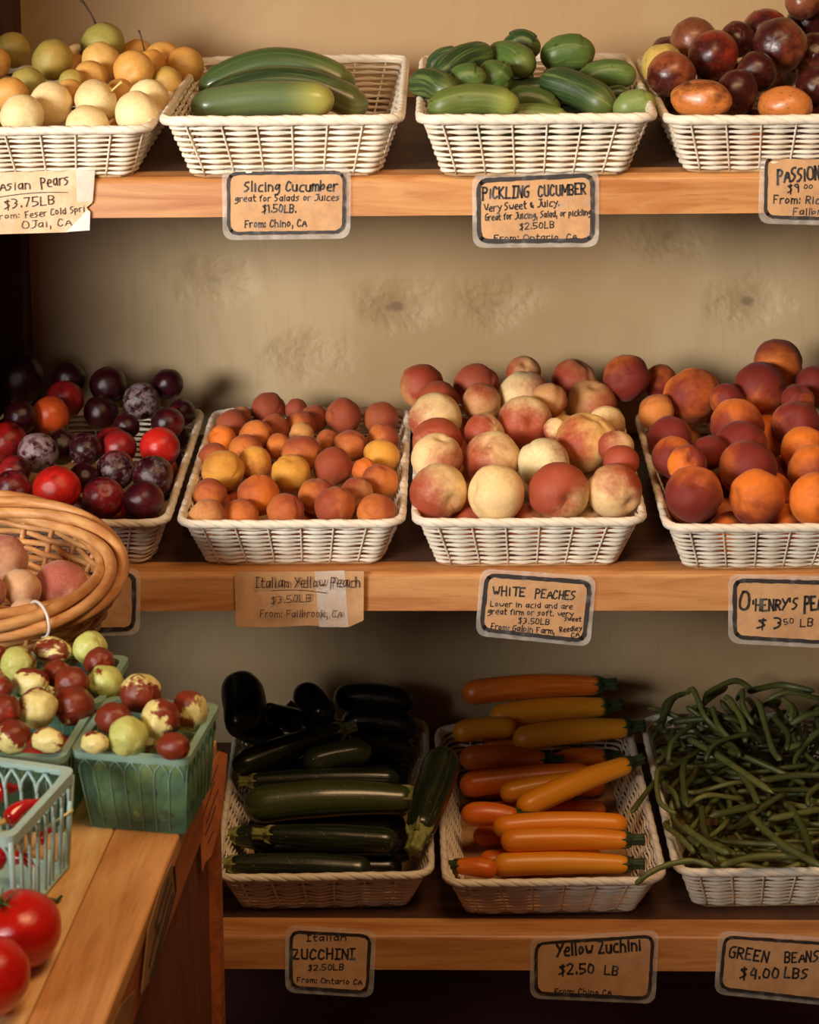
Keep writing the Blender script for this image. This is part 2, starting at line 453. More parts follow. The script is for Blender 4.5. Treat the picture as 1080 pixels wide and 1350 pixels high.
  ('pale yellow peach sliver, fourth from left in the fifth row of the small yellow peaches','pale',(-0.2302,2.614,1.2069),0.0166,1.00,(-0.77,-1.03,0.83),0.00,0.00,0),
  ('small orange peach, fifth from left in the fifth row of the small yellow peaches','o',(-0.1952,2.602,1.1994),0.0156,1.00,(1.52,-1.0,-1.76),0.35,0.00,0),
  ('reddish brown peach, sixth from left in the fifth row of the small yellow peaches','o',(-0.1645,2.5774,1.1965),0.0202,1.19,(1.58,-0.25,1.23),0.70,0.00,0),
  ('shaded brown orange peach, rightmost in the fifth row of the small yellow peaches','o',(-0.1244,2.6084,1.2023),0.0204,1.00,(-1.83,-0.42,0.24),0.60,0.00,0),
  ('brown shaded peach, leftmost in the sixth row of the small yellow peaches','brown',(-0.3238,2.6588,1.2139),0.0219,1.00,(-0.83,-0.93,0.06),0.60,0.00,0),
  ('dull orange brown peach, second from left in the sixth row of the small yellow peaches','brown',(-0.2655,2.6252,1.2126),0.0196,1.00,(1.53,0.6,-1.61),0.50,0.00,0),
  ('reddish peach, third from left in the sixth row of the small yellow peaches','o',(-0.2343,2.6503,1.2135),0.0208,1.00,(-2.36,-0.29,1.23),0.70,0.00,0),
  ('shaded tan peach, rightmost in the sixth row of the small yellow peaches','brown',(-0.2192,2.6864,1.2194),0.0190,1.00,(-2.29,-0.47,-0.42),0.40,0.00,0),
  ('dark russet peach standing highest at the back left of the heap','brown',(-0.2814,2.7065,1.2306),0.0222,1.00,(1.3,-0.81,-2.43),0.80,0.00,0),
  ('small dark peach, second from left in the back row of the small yellow peaches','brown',(-0.244,2.7073,1.2293),0.0151,1.00,(2.51,0.57,-2.07),0.90,0.00,0),
  ('dark orange brown peach at the back, right of the middle','brown',(-0.1791,2.6725,1.2238),0.0239,1.00,(1.43,-0.56,-0.74),0.60,0.00,0),
  ('brown orange peach near the corner, rightmost in the back row of the small yellow peaches','brown',(-0.1307,2.6827,1.2195),0.0230,1.00,(-0.73,-0.46,-0.58),0.50,0.00,0),
 ],
 'white': [
  ('cream topped white peach with a red lower half, left front corner','cream',(-0.049,2.3697,1.1687),0.0337,1.00,(-1.85,0.53,-2.72),0.50,0.00,0),
  ('almost plain creamy yellow peach in the front row','cream',(0.0184,2.355,1.1679),0.0344,1.00,(-1.29,0.37,2.07),0.04,0.00,0),
  ('dull red front peach with a dark split below its stem hole','cream',(0.0914,2.354,1.1706),0.0352,1.00,(-1.86,-0.65,-2.63),0.75,0.00,0),
  ('front peach with a cream stripe between red cheeks, right corner','cream',(0.1564,2.3667,1.1693),0.0324,1.00,(2.34,-0.92,0.03),0.50,0.00,0),
  ('cream and tan peach, leftmost in the second row of the white peaches','cream',(-0.0516,2.4506,1.1974),0.0314,1.00,(0.16,0.36,-0.59),0.30,0.00,0),
  ('peach with a cream splash on a red brown face behind the plain one','cream',(0.0139,2.4689,1.1928),0.0350,1.00,(-0.34,0.74,-2.49),0.60,0.00,0),
  ('very pale greenish cream peach wedged between red ones','green',(0.0765,2.4424,1.1916),0.0310,1.00,(1.04,-0.62,-0.04),0.00,0.00,0),
  ('red cheeked peach, rightmost in the second row of the white peaches','cream',(0.1669,2.4081,1.1976),0.0215,1.00,(-0.16,-0.46,-1.38),0.90,0.00,0),
  ('dark red shouldered peach, leftmost in the third row of the white peaches','cream',(-0.0531,2.5217,1.208),0.0314,1.00,(3.08,-0.97,1.02),0.95,0.00,0),
  ('rosy tan peach, second from left in the third row of the white peaches','cream',(0.0048,2.5251,1.2177),0.0254,1.00,(1.96,0.06,-2.45),0.55,0.00,0),
  ('small rose peach sliver, third from left in the third row of the white peaches','cream',(0.093,2.5244,1.2231),0.0150,1.00,(3.03,0.72,2.19),0.70,0.00,0),
  ('orange rose peach, rightmost in the third row of the white peaches','cream',(0.1629,2.4458,1.2101),0.0218,1.00,(0.57,0.01,-3.07),0.60,0.00,0),
  ('large creamy yellow peach with a pointed tip, resting on the front row','yellow',(0.1299,2.4931,1.2108),0.0380,1.00,(-0.31,0.04,-2.36),0.22,0.00,0),
  ('red faced peach sitting high in the middle of the heap','cream',(0.0561,2.5528,1.2285),0.0342,1.00,(-0.62,1.31,-1.91),0.80,0.00,0),
  ('pink and cream peach, leftmost in the fifth row of the white peaches','cream',(-0.0564,2.583,1.2294),0.0339,1.00,(2.21,0.93,-2.96),0.45,0.00,0),
  ('plain tan peach, second from left in the fifth row of the white peaches','tan',(0.0022,2.6151,1.248),0.0253,1.00,(-0.43,-0.92,-1.48),0.12,0.00,0),
  ('cream peach with a red patch behind the high red one','cream',(0.058,2.6376,1.2503),0.0352,1.00,(1.87,0.07,-0.31),0.35,0.00,0),
  ('rosy peach near the right side, rightmost in the fifth row of the white peaches','cream',(0.1603,2.583,1.2218),0.0240,1.00,(-2.76,1.37,-1.31),0.50,0.00,0),
  ('red shaded peach, leftmost in the sixth row of the white peaches','cream',(-0.0539,2.642,1.2455),0.0275,1.00,(3.03,-1.45,-2.87),0.70,0.00,0),
  ('tan peach half hidden, second from left in the sixth row of the white peaches','tan',(0.0877,2.5913,1.252),0.0231,1.00,(2.67,0.35,0.48),0.30,0.00,0),
  ('brownish tan peach with a cleft at the right back','tan',(0.1442,2.6416,1.2417),0.0323,1.00,(0.38,0.33,-0.52),0.25,0.00,0),
  ('rosy tan peach topmost at the left back corner','tan',(-0.0767,2.692,1.2614),0.0300,1.00,(-2.48,-0.62,-0.84),0.60,0.00,0),
  ('dark red peach at the back behind the tan one','cream',(-0.0047,2.6937,1.2599),0.0310,1.00,(1.57,-0.56,-2.53),1.00,0.00,0),
  ('tan peach with a cleft, highest in the middle back','tan',(0.0571,2.6915,1.2769),0.0229,1.22,(-0.94,0.05,-3.0),0.30,0.00,0),
  ('dull rosy tan peach, rightmost in the back row of the white peaches','tan',(0.124,2.6943,1.2673),0.0299,1.00,(-0.42,-0.19,-2.43),0.40,0.00,0),
 ],
 'henry': [
  ('dusky purple front peach with an open orange stem cleft','o',(0.2446,2.3335,1.1697),0.0326,1.00,(-0.51,0.84,-2.27),0.70,0.00,0),
  ('glowing orange peach in the front row with a dark lower edge','o',(0.3187,2.3453,1.1642),0.0328,1.00,(1.42,1.11,-1.26),0.35,0.00,0),
  ('orange peach with a dark crease, rightmost in the front row of the dark orange peaches','o',(0.3872,2.3441,1.1624),0.0314,1.00,(1.98,0.2,0.28),0.50,0.00,0),
  ('brownish peach with pale scratched skin behind the dusky front one','o',(0.2294,2.4283,1.2003),0.0251,1.00,(-0.66,1.14,-2.16),0.75,0.00,0),
  ('tan orange peach, second from left in the second row of the dark orange peaches','o',(0.2418,2.3816,1.1983),0.0230,1.00,(1.11,-0.27,0.25),0.60,0.00,0),
  ('dark orange red peach, third from left in the second row of the dark orange peaches','o',(0.3165,2.412,1.1885),0.0341,1.00,(-0.9,-0.21,-0.67),0.70,0.00,0),
  ('orange red peach, rightmost in the second row of the dark orange peaches','o',(0.3962,2.4308,1.1839),0.0307,1.00,(-1.7,0.57,-1.17),0.40,0.00,0),
  ('dark maroon peach, leftmost in the third row of the dark orange peaches','o',(0.2362,2.5396,1.2085),0.0289,1.00,(-2.49,0.66,-2.26),0.95,0.00,0),
  ('deep shaded red peach, second from left in the third row of the dark orange peaches','o',(0.2734,2.4449,1.2034),0.0218,1.00,(0.36,-0.31,-1.46),1.00,0.00,0),
  ('orange red peach, third from left in the third row of the dark orange peaches','o',(0.3166,2.4793,1.2053),0.0331,1.00,(0.55,-1.02,-2.01),0.60,0.00,0),
  ('yellow orange peach, rightmost in the third row of the dark orange peaches','o',(0.3949,2.4938,1.2004),0.0287,1.00,(-1.6,0.92,-0.44),0.40,0.00,0),
  ('tan orange peach, leftmost in the fourth row of the dark orange peaches','tan',(0.2245,2.6033,1.2348),0.0236,1.00,(2.01,-0.66,1.9),0.30,0.00,0),
  ('rusty orange peach, second from left in the fourth row of the dark orange peaches','o',(0.3198,2.5452,1.2236),0.0349,1.00,(1.86,1.12,-1.83),0.65,0.00,0),
  ('dusky mauve peach with two pale nicks','o',(0.3924,2.5476,1.2249),0.0302,1.00,(1.26,0.2,-0.42),0.90,0.00,0),
  ('large bright orange peach standing high in the left half of the heap','o',(0.2723,2.6364,1.2534),0.0371,1.00,(0.69,-0.04,-1.83),0.30,0.00,0),
  ('dark red peach, second from left in the fifth row of the dark orange peaches','o',(0.3119,2.5933,1.2518),0.0211,1.00,(-1.55,-0.29,0.19),1.00,0.00,0),
  ('dark red peach, rightmost in the fifth row of the dark orange peaches','o',(0.4013,2.5913,1.2507),0.0211,1.00,(-0.49,-0.34,2.94),0.90,0.00,0),
  ('dark red peach at the back left, touching the white peaches','o',(0.1898,2.6548,1.2746),0.0305,1.00,(1.42,1.02,-0.7),0.85,0.00,0),
  ('dark red brown peach, second from left in the sixth row of the dark orange peaches','o',(0.2353,2.6819,1.2669),0.0228,1.00,(-0.53,0.93,1.88),0.95,0.00,0),
  ('deep red peach with a dusky top, left of the picture edge','o',(0.3581,2.6255,1.262),0.0349,1.00,(2.08,-1.45,3.05),0.75,0.00,0),
  ('dark maroon peach, rightmost in the sixth row of the dark orange peaches','o',(0.4307,2.6458,1.2636),0.0273,1.00,(-2.86,0.59,-2.49),0.95,0.00,0),
  ('topmost red orange peach at the back of the heap','o',(0.3883,2.6793,1.2903),0.0326,1.00,(-2.22,-0.88,1.35),0.60,0.00,0),
 ],
 'willow': [
  ('fuzzy pinkish peach with its stem hole facing out, right of its neighbours','tan',(-0.4458,2.1273,1.1036),0.0283,1.09,(-1.91,-0.84,-2.64),0.75,0.00,0),
  ('dull tan peach in the willow basket, in the middle','tan',(-0.4812,2.0933,1.1079),0.0215,1.00,(2.48,0.67,-0.48),0.20,0.00,0),
  ('rosy brown peach at the back of the willow basket','tan',(-0.514,2.1556,1.1281),0.0270,1.00,(2.64,-0.82,2.33),0.60,0.00,0),
  ('peach cut by the left picture edge in the willow basket','tan',(-0.5088,2.0681,1.1097),0.0181,1.00,(-1.7,-0.22,-0.7),0.40,0.00,0),
  ('pale peach mostly hidden behind the front rim of the willow basket','tan',(-0.4654,2.0406,1.0898),0.0186,1.00,(-2.35,-0.81,2.48),0.10,0.00,0),
 ],
 'jujubes': [
  ('dark red jujube cut by the left picture edge, above the front left punnet','red',(-0.4373,1.8226,1.0473),0.0140,1.00,(0.12,-0.21,1.58),0.90,0.00,0),
  ('yellow green jujube with brown flecks at the front rim of the left punnet','patch',(-0.4258,1.7965,1.0292),0.0159,1.00,(0.16,-0.99,-0.32),0.45,0.00,0),
  ('half brown jujube lying flat in the front corner of the left punnet','patch',(-0.3917,1.7895,1.0276),0.0117,1.41,(1.53,0.36,1.25),0.60,0.00,0),
  ('large pale jujube with a rough brown streak, over the left punnet','patch',(-0.4133,1.8446,1.043),0.0191,1.00,(2.44,-0.59,2.67),0.40,0.00,0),
  ('mostly brown jujube with wrinkled skin where the punnets meet','patch',(-0.384,1.8688,1.0398),0.0193,1.00,(-1.35,-0.43,-0.43),0.75,0.00,0),
  ('wrinkled jujube lying flat with a brown top, left of the red ones','patch',(-0.4321,1.9034,1.054),0.0138,1.37,(1.54,-0.67,1.28),0.50,0.00,0),
  ('small red jujube at the left picture edge under the pale green one','red',(-0.4544,1.8852,1.0526),0.0101,1.00,(-1.45,1.24,-0.21),0.90,0.00,0),
  ('smooth red jujube in the middle of the rear heap','red',(-0.3914,1.9012,1.0531),0.0167,1.00,(-2.74,0.35,-1.67),0.85,0.00,0),
  ('red jujube half hidden under the blotched topmost one','red',(-0.4114,1.9276,1.0564),0.0133,1.00,(-0.11,0.16,2.88),0.90,0.00,0),
  ('plain yellow green jujube at the right side of the rear heap','green',(-0.3626,1.9189,1.0495),0.0176,1.00,(-1.38,-1.5,-0.82),0.05,0.00,0),
  ('red jujube leaning on the topmost green one','red',(-0.373,1.946,1.0634),0.0149,1.00,(-2.93,-1.39,1.89),0.80,0.00,0),
  ('pale green jujube at the left of the rear heap','green',(-0.4522,1.9422,1.0628),0.0171,1.00,(-1.49,-0.76,0.59),0.15,0.00,0),
  ('blotched jujube with a ragged brown patch on top of the heap','patch',(-0.4242,1.9703,1.0693),0.0143,1.32,(-1.55,-0.26,-1.89),0.35,0.00,0),
  ('topmost smooth green jujube below the willow basket','green',(-0.3873,1.9753,1.0705),0.0173,1.00,(2.73,-0.84,2.99),0.00,0.00,0),
  ('red jujube barely in the picture at the far left of the heap','red',(-0.478,1.9636,1.0678),0.0090,1.00,(0.15,-0.78,-2.11),0.90,0.00,0),
  ('lumpy yellow green jujube in front in the right punnet','green',(-0.3205,1.7981,1.0289),0.0186,1.00,(0.79,0.34,3.02),0.10,0.00,0),
  ('small freckled jujube in the left front corner of the right punnet','patch',(-0.3485,1.7841,1.027),0.0103,1.27,(1.41,-1.34,1.42),0.20,0.00,0),
  ('bright red jujube in the right front corner of the right punnet','bright',(-0.2768,1.7788,1.0251),0.0123,1.33,(-1.51,-0.83,-1.93),0.80,0.00,0),
  ('glossy dark red jujube at the left side of the right punnet','red',(-0.3393,1.8312,1.0372),0.0147,1.19,(1.38,-1.4,1.45),0.85,0.00,0),
  ('cream jujube with a brown patch, middle of the right punnet','patch',(-0.2943,1.8232,1.0386),0.0189,1.00,(-2.37,-0.14,-0.02),0.45,0.00,0),
  ('jujube with brown streaks standing highest over the right punnet','patch',(-0.3224,1.8806,1.0486),0.0194,1.00,(2.66,1.06,-1.16),0.60,0.00,0),
  ('upright jujube, red brown above and green below, at the rear right corner','patch',(-0.2723,1.8512,1.0385),0.0170,1.21,(-0.11,-0.16,2.99),0.65,0.00,0),
 ],
 'tomatoes': [
  ('red tomato further back on the cart, with a white glint and green stem','red',(-0.3809,1.6018,0.9181),0.0356,1.00,(0.1,0.48,-2.15),0.50,0.00,0),
  ('red tomato nearer the picture corner, cut by the left edge','red',(-0.3889,1.5301,0.906),0.0336,1.00,(0.49,0.57,-1.93),0.50,0.00,0),
 ],
}
BURIED = {
 'pears': ([(-0.4478,2.4887,1.5951,0.024),(-0.5048,2.6167,1.6655,0.024),(-0.397,2.622,1.6807,0.024),(-0.511,2.6627,1.6808,0.024),(-0.4365,2.6636,1.6864,0.024),(-0.4108,2.4063,1.5816,0.0228)]),
 'passion': ([(0.3138,2.4136,1.581,0.027),(0.3785,2.4139,1.5812,0.027),(0.2448,2.4925,1.6199,0.027),(0.2505,2.599,1.6242,0.027),(0.293,2.5456,1.652,0.027),(0.3535,2.5187,1.6544,0.027),(0.3914,2.5567,1.6678,0.027),(0.2327,2.5812,1.6742,0.027)]),
 'plums': ([(-0.5395,2.3887,1.1132,0.023),(-0.4527,2.3936,1.1139,0.023),(-0.4079,2.3885,1.1166,0.023),(-0.5355,2.4294,1.1351,0.023),(-0.4991,2.4585,1.1294,0.023),(-0.4568,2.4384,1.1245,0.023),(-0.41,2.4341,1.1224,0.023),(-0.4535,2.4837,1.1349,0.023),(-0.4119,2.5612,1.1537,0.023),(-0.413,2.6058,1.1634,0.023),(-0.4137,2.6503,1.1733,0.023),(-0.4711,2.59,1.1985,0.023),(-0.6039,2.6138,1.2106,0.023),(-0.5757,2.651,1.2139,0.023),(-0.4037,2.6858,1.195,0.0173)]),
 'apricots': ([(-0.2149,2.4272,1.12,0.021),(-0.1484,2.4598,1.1326,0.021),(-0.3085,2.4903,1.1331,0.021),(-0.312,2.445,1.1421,0.0137),(-0.3165,2.6919,1.2228,0.0137)]),
 'white': ([(-0.0086,2.392,1.1226,0.031),(0.0568,2.3857,1.1212,0.031),(-0.0283,2.5106,1.15,0.031),(0.0726,2.5537,1.1597,0.031),(-0.0298,2.6044,1.1715,0.031),(-0.0334,2.6632,1.1931,0.031),(0.1094,2.5823,1.2031,0.031),(0.1286,2.3917,1.1214,0.0294),(0.0994,2.6589,1.2157,0.0202)]),
 'henry': ([(0.3505,2.3824,1.1204,0.031),(0.2603,2.4727,1.1409,0.031),(0.2583,2.5913,1.1686,0.031),(0.2553,2.655,1.1882,0.031),(0.2525,2.4115,1.1525,0.031),(0.3691,2.5375,1.1561,0.031),(0.3597,2.5947,1.2019,0.031),(0.3244,2.663,1.2209,0.031),(0.3519,2.4804,1.1465,0.0294),(0.3013,2.4282,1.1262,0.0263),(0.2911,2.3739,1.1171,0.0263),(0.3706,2.4324,1.1297,0.0232),(0.3082,2.5076,1.1573,0.0202)]),
 'punnet_A': ([(-0.4505,1.8236,0.9845,0.0165),(-0.4485,1.8489,0.9904,0.0165),(-0.4448,1.8736,0.996,0.0165),(-0.4266,1.8221,0.9842,0.0165),(-0.4237,1.8471,0.9899,0.0165),(-0.4206,1.8705,0.9953,0.0165),(-0.4014,1.8179,0.9832,0.0165),(-0.3973,1.8435,0.9891,0.0165),(-0.3948,1.8682,0.9948,0.0165)]),
 'punnet_B': ([(-0.3425,1.8338,0.9572,0.0165),(-0.3435,1.8256,0.985,0.0165),(-0.338,1.8525,0.9912,0.0165),(-0.3145,1.8279,0.9559,0.0165),(-0.3134,1.8228,0.9843,0.0165),(-0.3099,1.8483,0.9902,0.0165),(-0.2867,1.8254,0.9553,0.0165),(-0.287,1.8181,0.9833,0.0165),(-0.2822,1.8512,0.9613,0.0165),(-0.2818,1.8455,0.9896,0.0165),(-0.2777,1.8791,0.9677,0.0165),(-0.277,1.8736,0.9961,0.0165)]),
 'punnet_D': ([(-0.4341,1.9305,1.0092,0.0165),(-0.4325,1.9536,1.0145,0.0165),(-0.4314,1.9792,1.0204,0.0165),(-0.4106,1.9251,1.0079,0.0165),(-0.4056,1.9492,1.0135,0.0165),(-0.4032,1.9761,1.0197,0.0165),(-0.3847,1.9235,1.0076,0.0165),(-0.3817,1.9484,1.0133,0.0165),(-0.3797,1.9745,1.0194,0.0165)]),
}
LONG = {
 'slicing': [
  ('front slicing cucumber with a pale yellow right end','light',(-0.3241,2.4534,1.6161),(-0.2557,2.4547,1.6247),(-0.1868,2.4544,1.6226),0.0207,None),
  ('middle slicing cucumber, darkest, its right end reaching furthest','dark',(-0.3207,2.5028,1.6246),(-0.2346,2.5087,1.6455),(-0.1498,2.5071,1.6195),0.0210,None),
  ('back slicing cucumber arching on top of the other two','mid',(-0.3272,2.5494,1.6448),(-0.2481,2.5542,1.6702),(-0.1679,2.5515,1.6479),0.0208,None),
 ],
 'pickling': [
  ('large front cucumber with a yellow green belly at the left rim','yellow',(-0.0438,2.3453,1.6098),(-0.0067,2.3467,1.6174),(0.0309,2.346,1.6116),0.0178,None),
  ('yellow green cucumber low at the middle of the front rim','yellow',(0.0311,2.37,1.5957),(0.0623,2.3716,1.5996),(0.0931,2.3715,1.5933),0.0142,None),
  ('pale striped cucumber poking out over the right front corner','pale',(0.1651,2.3776,1.6072),(0.176,2.3774,1.6114),(0.1877,2.3768,1.6122),0.0167,None),
  ('green cucumber lying behind the low yellowish one','mid',(0.0426,2.4135,1.6197),(0.0634,2.4156,1.6191),(0.0821,2.4163,1.61),0.0154,None),
  ('big dark green cucumber slanting down in the middle','dark',(0.0861,2.4348,1.6395),(0.1154,2.4182,1.6293),(0.1416,2.4005,1.6129),0.0202,None),
  ('small dark cucumber in shadow under the light one','dark',(0.1494,2.44,1.6229),(0.1584,2.44,1.6262),(0.1681,2.4395,1.6262),0.0097,None),
  ('bright green cucumber with a pale stripe at the right back','mid',(0.1293,2.4752,1.6469),(0.1508,2.4758,1.6516),(0.1727,2.4752,1.6493),0.0163,None),
  ('striped green cucumber standing nearly upright in the heap','mid',(0.015,2.4485,1.6498),(0.0195,2.4498,1.6459),(0.021,2.4508,1.6401),0.0215,None),
  ('green cucumber squeezed between the front one and the heap','mid',(-0.0251,2.4215,1.6398),(-0.0155,2.4216,1.6455),(-0.0044,2.4207,1.6444),0.0164,None),
  ('dark blunt cucumber sticking out over the left rim','dark',(-0.067,2.4183,1.6387),(-0.0516,2.4048,1.6373),(-0.0382,2.3902,1.6293),0.0178,None),
  ('dark green cucumber leaning up towards the right, left half','dark',(-0.0436,2.4676,1.652),(-0.0224,2.4861,1.6679),(0.0031,2.5035,1.676),0.0178,None),
  ('small dark cucumber behind on the far left of the heap','dark',(-0.0542,2.5408,1.6625),(-0.0438,2.54,1.6731),(-0.0289,2.5381,1.6757),0.0141,None),
  ('green cucumber lying just under the topmost ones','mid',(0.0211,2.5328,1.6747),(0.0382,2.5143,1.6738),(0.0528,2.4943,1.6643),0.0190,None),
  ('dark cucumber at the very top of the heap','dark',(0.0418,2.5664,1.6911),(0.0528,2.5676,1.6943),(0.0627,2.5673,1.6884),0.0163,None),
  ('thick green cucumber at the top right with a pale tip','mid',(0.0909,2.5396,1.6767),(0.1068,2.5399,1.6811),(0.1235,2.5393,1.6801),0.0212,None),
  ('green cucumber under the others in the tray, hardly showing','dark',(-0.0237,2.4655,1.5905),(0.0138,2.4655,1.5925),(0.0513,2.4665,1.5907),0.016,None),
  ('green cucumber under the others in the tray, hardly showing','dark',(0.0813,2.4669,1.5908),(0.1138,2.4669,1.5929),(0.1463,2.4678,1.591),0.016,None),
  ('green cucumber under the others in the tray, hardly showing','dark',(-0.0198,2.543,1.6104),(0.0202,2.5431,1.6125),(0.0602,2.5441,1.6107),0.016,None),
  ('green cucumber under the others in the tray, hardly showing','dark',(0.0902,2.5445,1.6108),(0.1202,2.5445,1.6128),(0.1502,2.5454,1.611),0.016,None),
  ('green cucumber under the others in the tray, hardly showing','dark',(0.0407,2.503,1.632),(0.0757,2.503,1.634),(0.1107,2.504,1.6322),0.016,None),
  ('green cucumber under the others in the tray, hardly showing','dark',(-0.0153,2.5744,1.6526),(0.0197,2.5745,1.6546),(0.0547,2.5754,1.6528),0.016,None),
  ('green cucumber under the others in the tray, hardly showing','dark',(0.0897,2.5759,1.6529),(0.1222,2.5759,1.655),(0.1547,2.5767,1.6531),0.016,None),
 ],
 'zucchini': [
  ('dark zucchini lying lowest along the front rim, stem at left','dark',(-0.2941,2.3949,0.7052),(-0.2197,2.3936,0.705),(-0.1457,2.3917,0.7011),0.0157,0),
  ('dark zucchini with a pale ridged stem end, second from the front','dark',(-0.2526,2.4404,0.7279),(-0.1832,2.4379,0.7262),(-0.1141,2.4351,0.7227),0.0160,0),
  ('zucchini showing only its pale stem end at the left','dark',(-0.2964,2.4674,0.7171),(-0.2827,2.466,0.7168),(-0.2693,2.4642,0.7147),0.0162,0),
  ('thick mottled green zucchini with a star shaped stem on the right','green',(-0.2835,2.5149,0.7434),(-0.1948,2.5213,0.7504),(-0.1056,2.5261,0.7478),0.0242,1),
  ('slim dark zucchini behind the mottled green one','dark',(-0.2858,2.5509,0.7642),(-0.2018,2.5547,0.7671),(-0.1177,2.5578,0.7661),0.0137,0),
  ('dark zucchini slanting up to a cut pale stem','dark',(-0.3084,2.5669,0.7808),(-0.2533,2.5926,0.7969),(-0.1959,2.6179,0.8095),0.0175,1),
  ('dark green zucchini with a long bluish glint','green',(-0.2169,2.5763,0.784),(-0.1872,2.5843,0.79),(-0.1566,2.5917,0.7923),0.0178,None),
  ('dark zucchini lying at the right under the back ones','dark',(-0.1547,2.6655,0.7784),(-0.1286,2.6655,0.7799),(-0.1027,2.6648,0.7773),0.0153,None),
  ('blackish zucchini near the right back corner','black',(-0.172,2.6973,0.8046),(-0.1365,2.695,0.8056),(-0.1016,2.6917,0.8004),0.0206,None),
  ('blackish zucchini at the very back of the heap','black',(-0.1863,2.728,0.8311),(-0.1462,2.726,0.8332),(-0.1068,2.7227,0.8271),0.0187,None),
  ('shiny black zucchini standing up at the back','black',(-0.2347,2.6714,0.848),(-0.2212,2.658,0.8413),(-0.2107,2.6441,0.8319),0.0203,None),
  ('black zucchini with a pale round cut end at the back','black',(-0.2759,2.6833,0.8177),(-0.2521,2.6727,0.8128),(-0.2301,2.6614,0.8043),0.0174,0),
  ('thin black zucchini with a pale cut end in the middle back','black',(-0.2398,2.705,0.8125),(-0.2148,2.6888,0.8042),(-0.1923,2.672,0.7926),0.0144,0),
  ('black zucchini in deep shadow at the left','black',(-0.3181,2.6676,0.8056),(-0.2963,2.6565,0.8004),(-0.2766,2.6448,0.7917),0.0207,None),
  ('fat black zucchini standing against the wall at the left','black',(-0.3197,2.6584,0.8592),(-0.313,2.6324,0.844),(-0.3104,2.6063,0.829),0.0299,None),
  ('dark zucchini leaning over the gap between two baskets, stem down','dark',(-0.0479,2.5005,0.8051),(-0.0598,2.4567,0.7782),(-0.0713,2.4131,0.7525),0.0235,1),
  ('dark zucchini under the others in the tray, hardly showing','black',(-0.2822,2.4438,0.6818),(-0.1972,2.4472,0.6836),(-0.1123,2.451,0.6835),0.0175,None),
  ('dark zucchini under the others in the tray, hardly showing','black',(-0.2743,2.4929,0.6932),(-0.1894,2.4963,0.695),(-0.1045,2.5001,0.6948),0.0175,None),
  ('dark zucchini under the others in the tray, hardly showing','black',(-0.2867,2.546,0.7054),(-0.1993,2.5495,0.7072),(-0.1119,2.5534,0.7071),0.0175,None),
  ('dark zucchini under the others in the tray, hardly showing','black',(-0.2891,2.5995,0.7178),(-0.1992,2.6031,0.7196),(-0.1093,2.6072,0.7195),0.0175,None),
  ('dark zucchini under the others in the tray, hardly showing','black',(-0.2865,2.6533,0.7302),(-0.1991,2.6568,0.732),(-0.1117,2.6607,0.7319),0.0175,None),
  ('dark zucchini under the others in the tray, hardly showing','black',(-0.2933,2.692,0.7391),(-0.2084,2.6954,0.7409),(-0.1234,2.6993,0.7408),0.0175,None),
 ],
 'yellow': [
  ('front yellow zucchini with a green stem on the right','y',(0.0262,2.42,0.6974),(0.0985,2.4221,0.6994),(0.1707,2.4236,0.6976),0.0144,1),
  ('small orange zucchini with a green stem in the left front corner','o',(-0.0215,2.4016,0.7014),(-0.0054,2.4002,0.7011),(0.0104,2.3985,0.699),0.0125,0),
  ('speckled yellow zucchini, second from the front rim','ys',(0.0361,2.43,0.7252),(0.103,2.4319,0.7272),(0.1698,2.4333,0.7254),0.0149,1),
  ('yellow orange zucchini with a dark scar on top','ys',(0.0263,2.4555,0.7347),(0.0988,2.4592,0.7393),(0.1715,2.4617,0.7365),0.0141,None),
  ('yellow zucchini slanting steeply up to the right','y',(0.0573,2.5038,0.7458),(0.1177,2.5339,0.7655),(0.1814,2.5634,0.7803),0.0158,1),
  ('deep orange zucchini at the left, its stem under the slanting one','o',(-0.0127,2.4855,0.7408),(0.0115,2.4848,0.7418),(0.0354,2.4835,0.739),0.0153,1),
  ('yellow zucchini hugging the slanting one from behind','y',(0.0352,2.5502,0.7496),(0.0863,2.5611,0.7572),(0.1384,2.5714,0.761),0.0137,None),
  ('dull orange zucchini lying behind at mid height','o',(-0.0143,2.5831,0.7502),(0.0583,2.5923,0.7565),(0.1315,2.601,0.759),0.0169,None),
  ('orange zucchini at the left with its green stem in the middle','o',(-0.0148,2.6266,0.7738),(0.0302,2.6259,0.7746),(0.075,2.6245,0.7714),0.0165,1),
  ('short orange zucchini in the middle right','o',(0.1096,2.6699,0.7572),(0.1334,2.6734,0.7608),(0.1576,2.6763,0.7603),0.0148,1),
  ('pale tipped yellow zucchini reaching over the right rim','y',(0.0565,2.6515,0.7928),(0.1202,2.6615,0.8006),(0.1849,2.6706,0.8024),0.0171,1),
  ('yellow tipped zucchini at the left under the upper ones','y',(-0.0249,2.6674,0.7986),(0.0056,2.6717,0.8025),(0.0365,2.6754,0.8024),0.0158,None),
  ('dark orange zucchini wedged under the pale tipped one','o',(0.0125,2.7053,0.7734),(0.03,2.7081,0.7758),(0.0477,2.7105,0.7761),0.0129,None),
  ('yellow zucchini second from the top of the heap','y',(0.0261,2.7061,0.8095),(0.0918,2.7154,0.8169),(0.1583,2.7239,0.8182),0.0170,1),
  ('topmost orange zucchini lying along the wall','o',(-0.0118,2.7014,0.844),(0.0684,2.7094,0.8512),(0.1494,2.7161,0.8504),0.0170,1),
  ('dull orange zucchini under the others in the tray, hardly showing','o',(0.0083,2.4749,0.6839),(0.0757,2.4776,0.6855),(0.1432,2.4807,0.6852),0.0135,None),
  ('dull orange zucchini under the others in the tray, hardly showing','o',(0.0007,2.5331,0.6973),(0.0756,2.5361,0.699),(0.1505,2.5395,0.6988),0.0135,None),
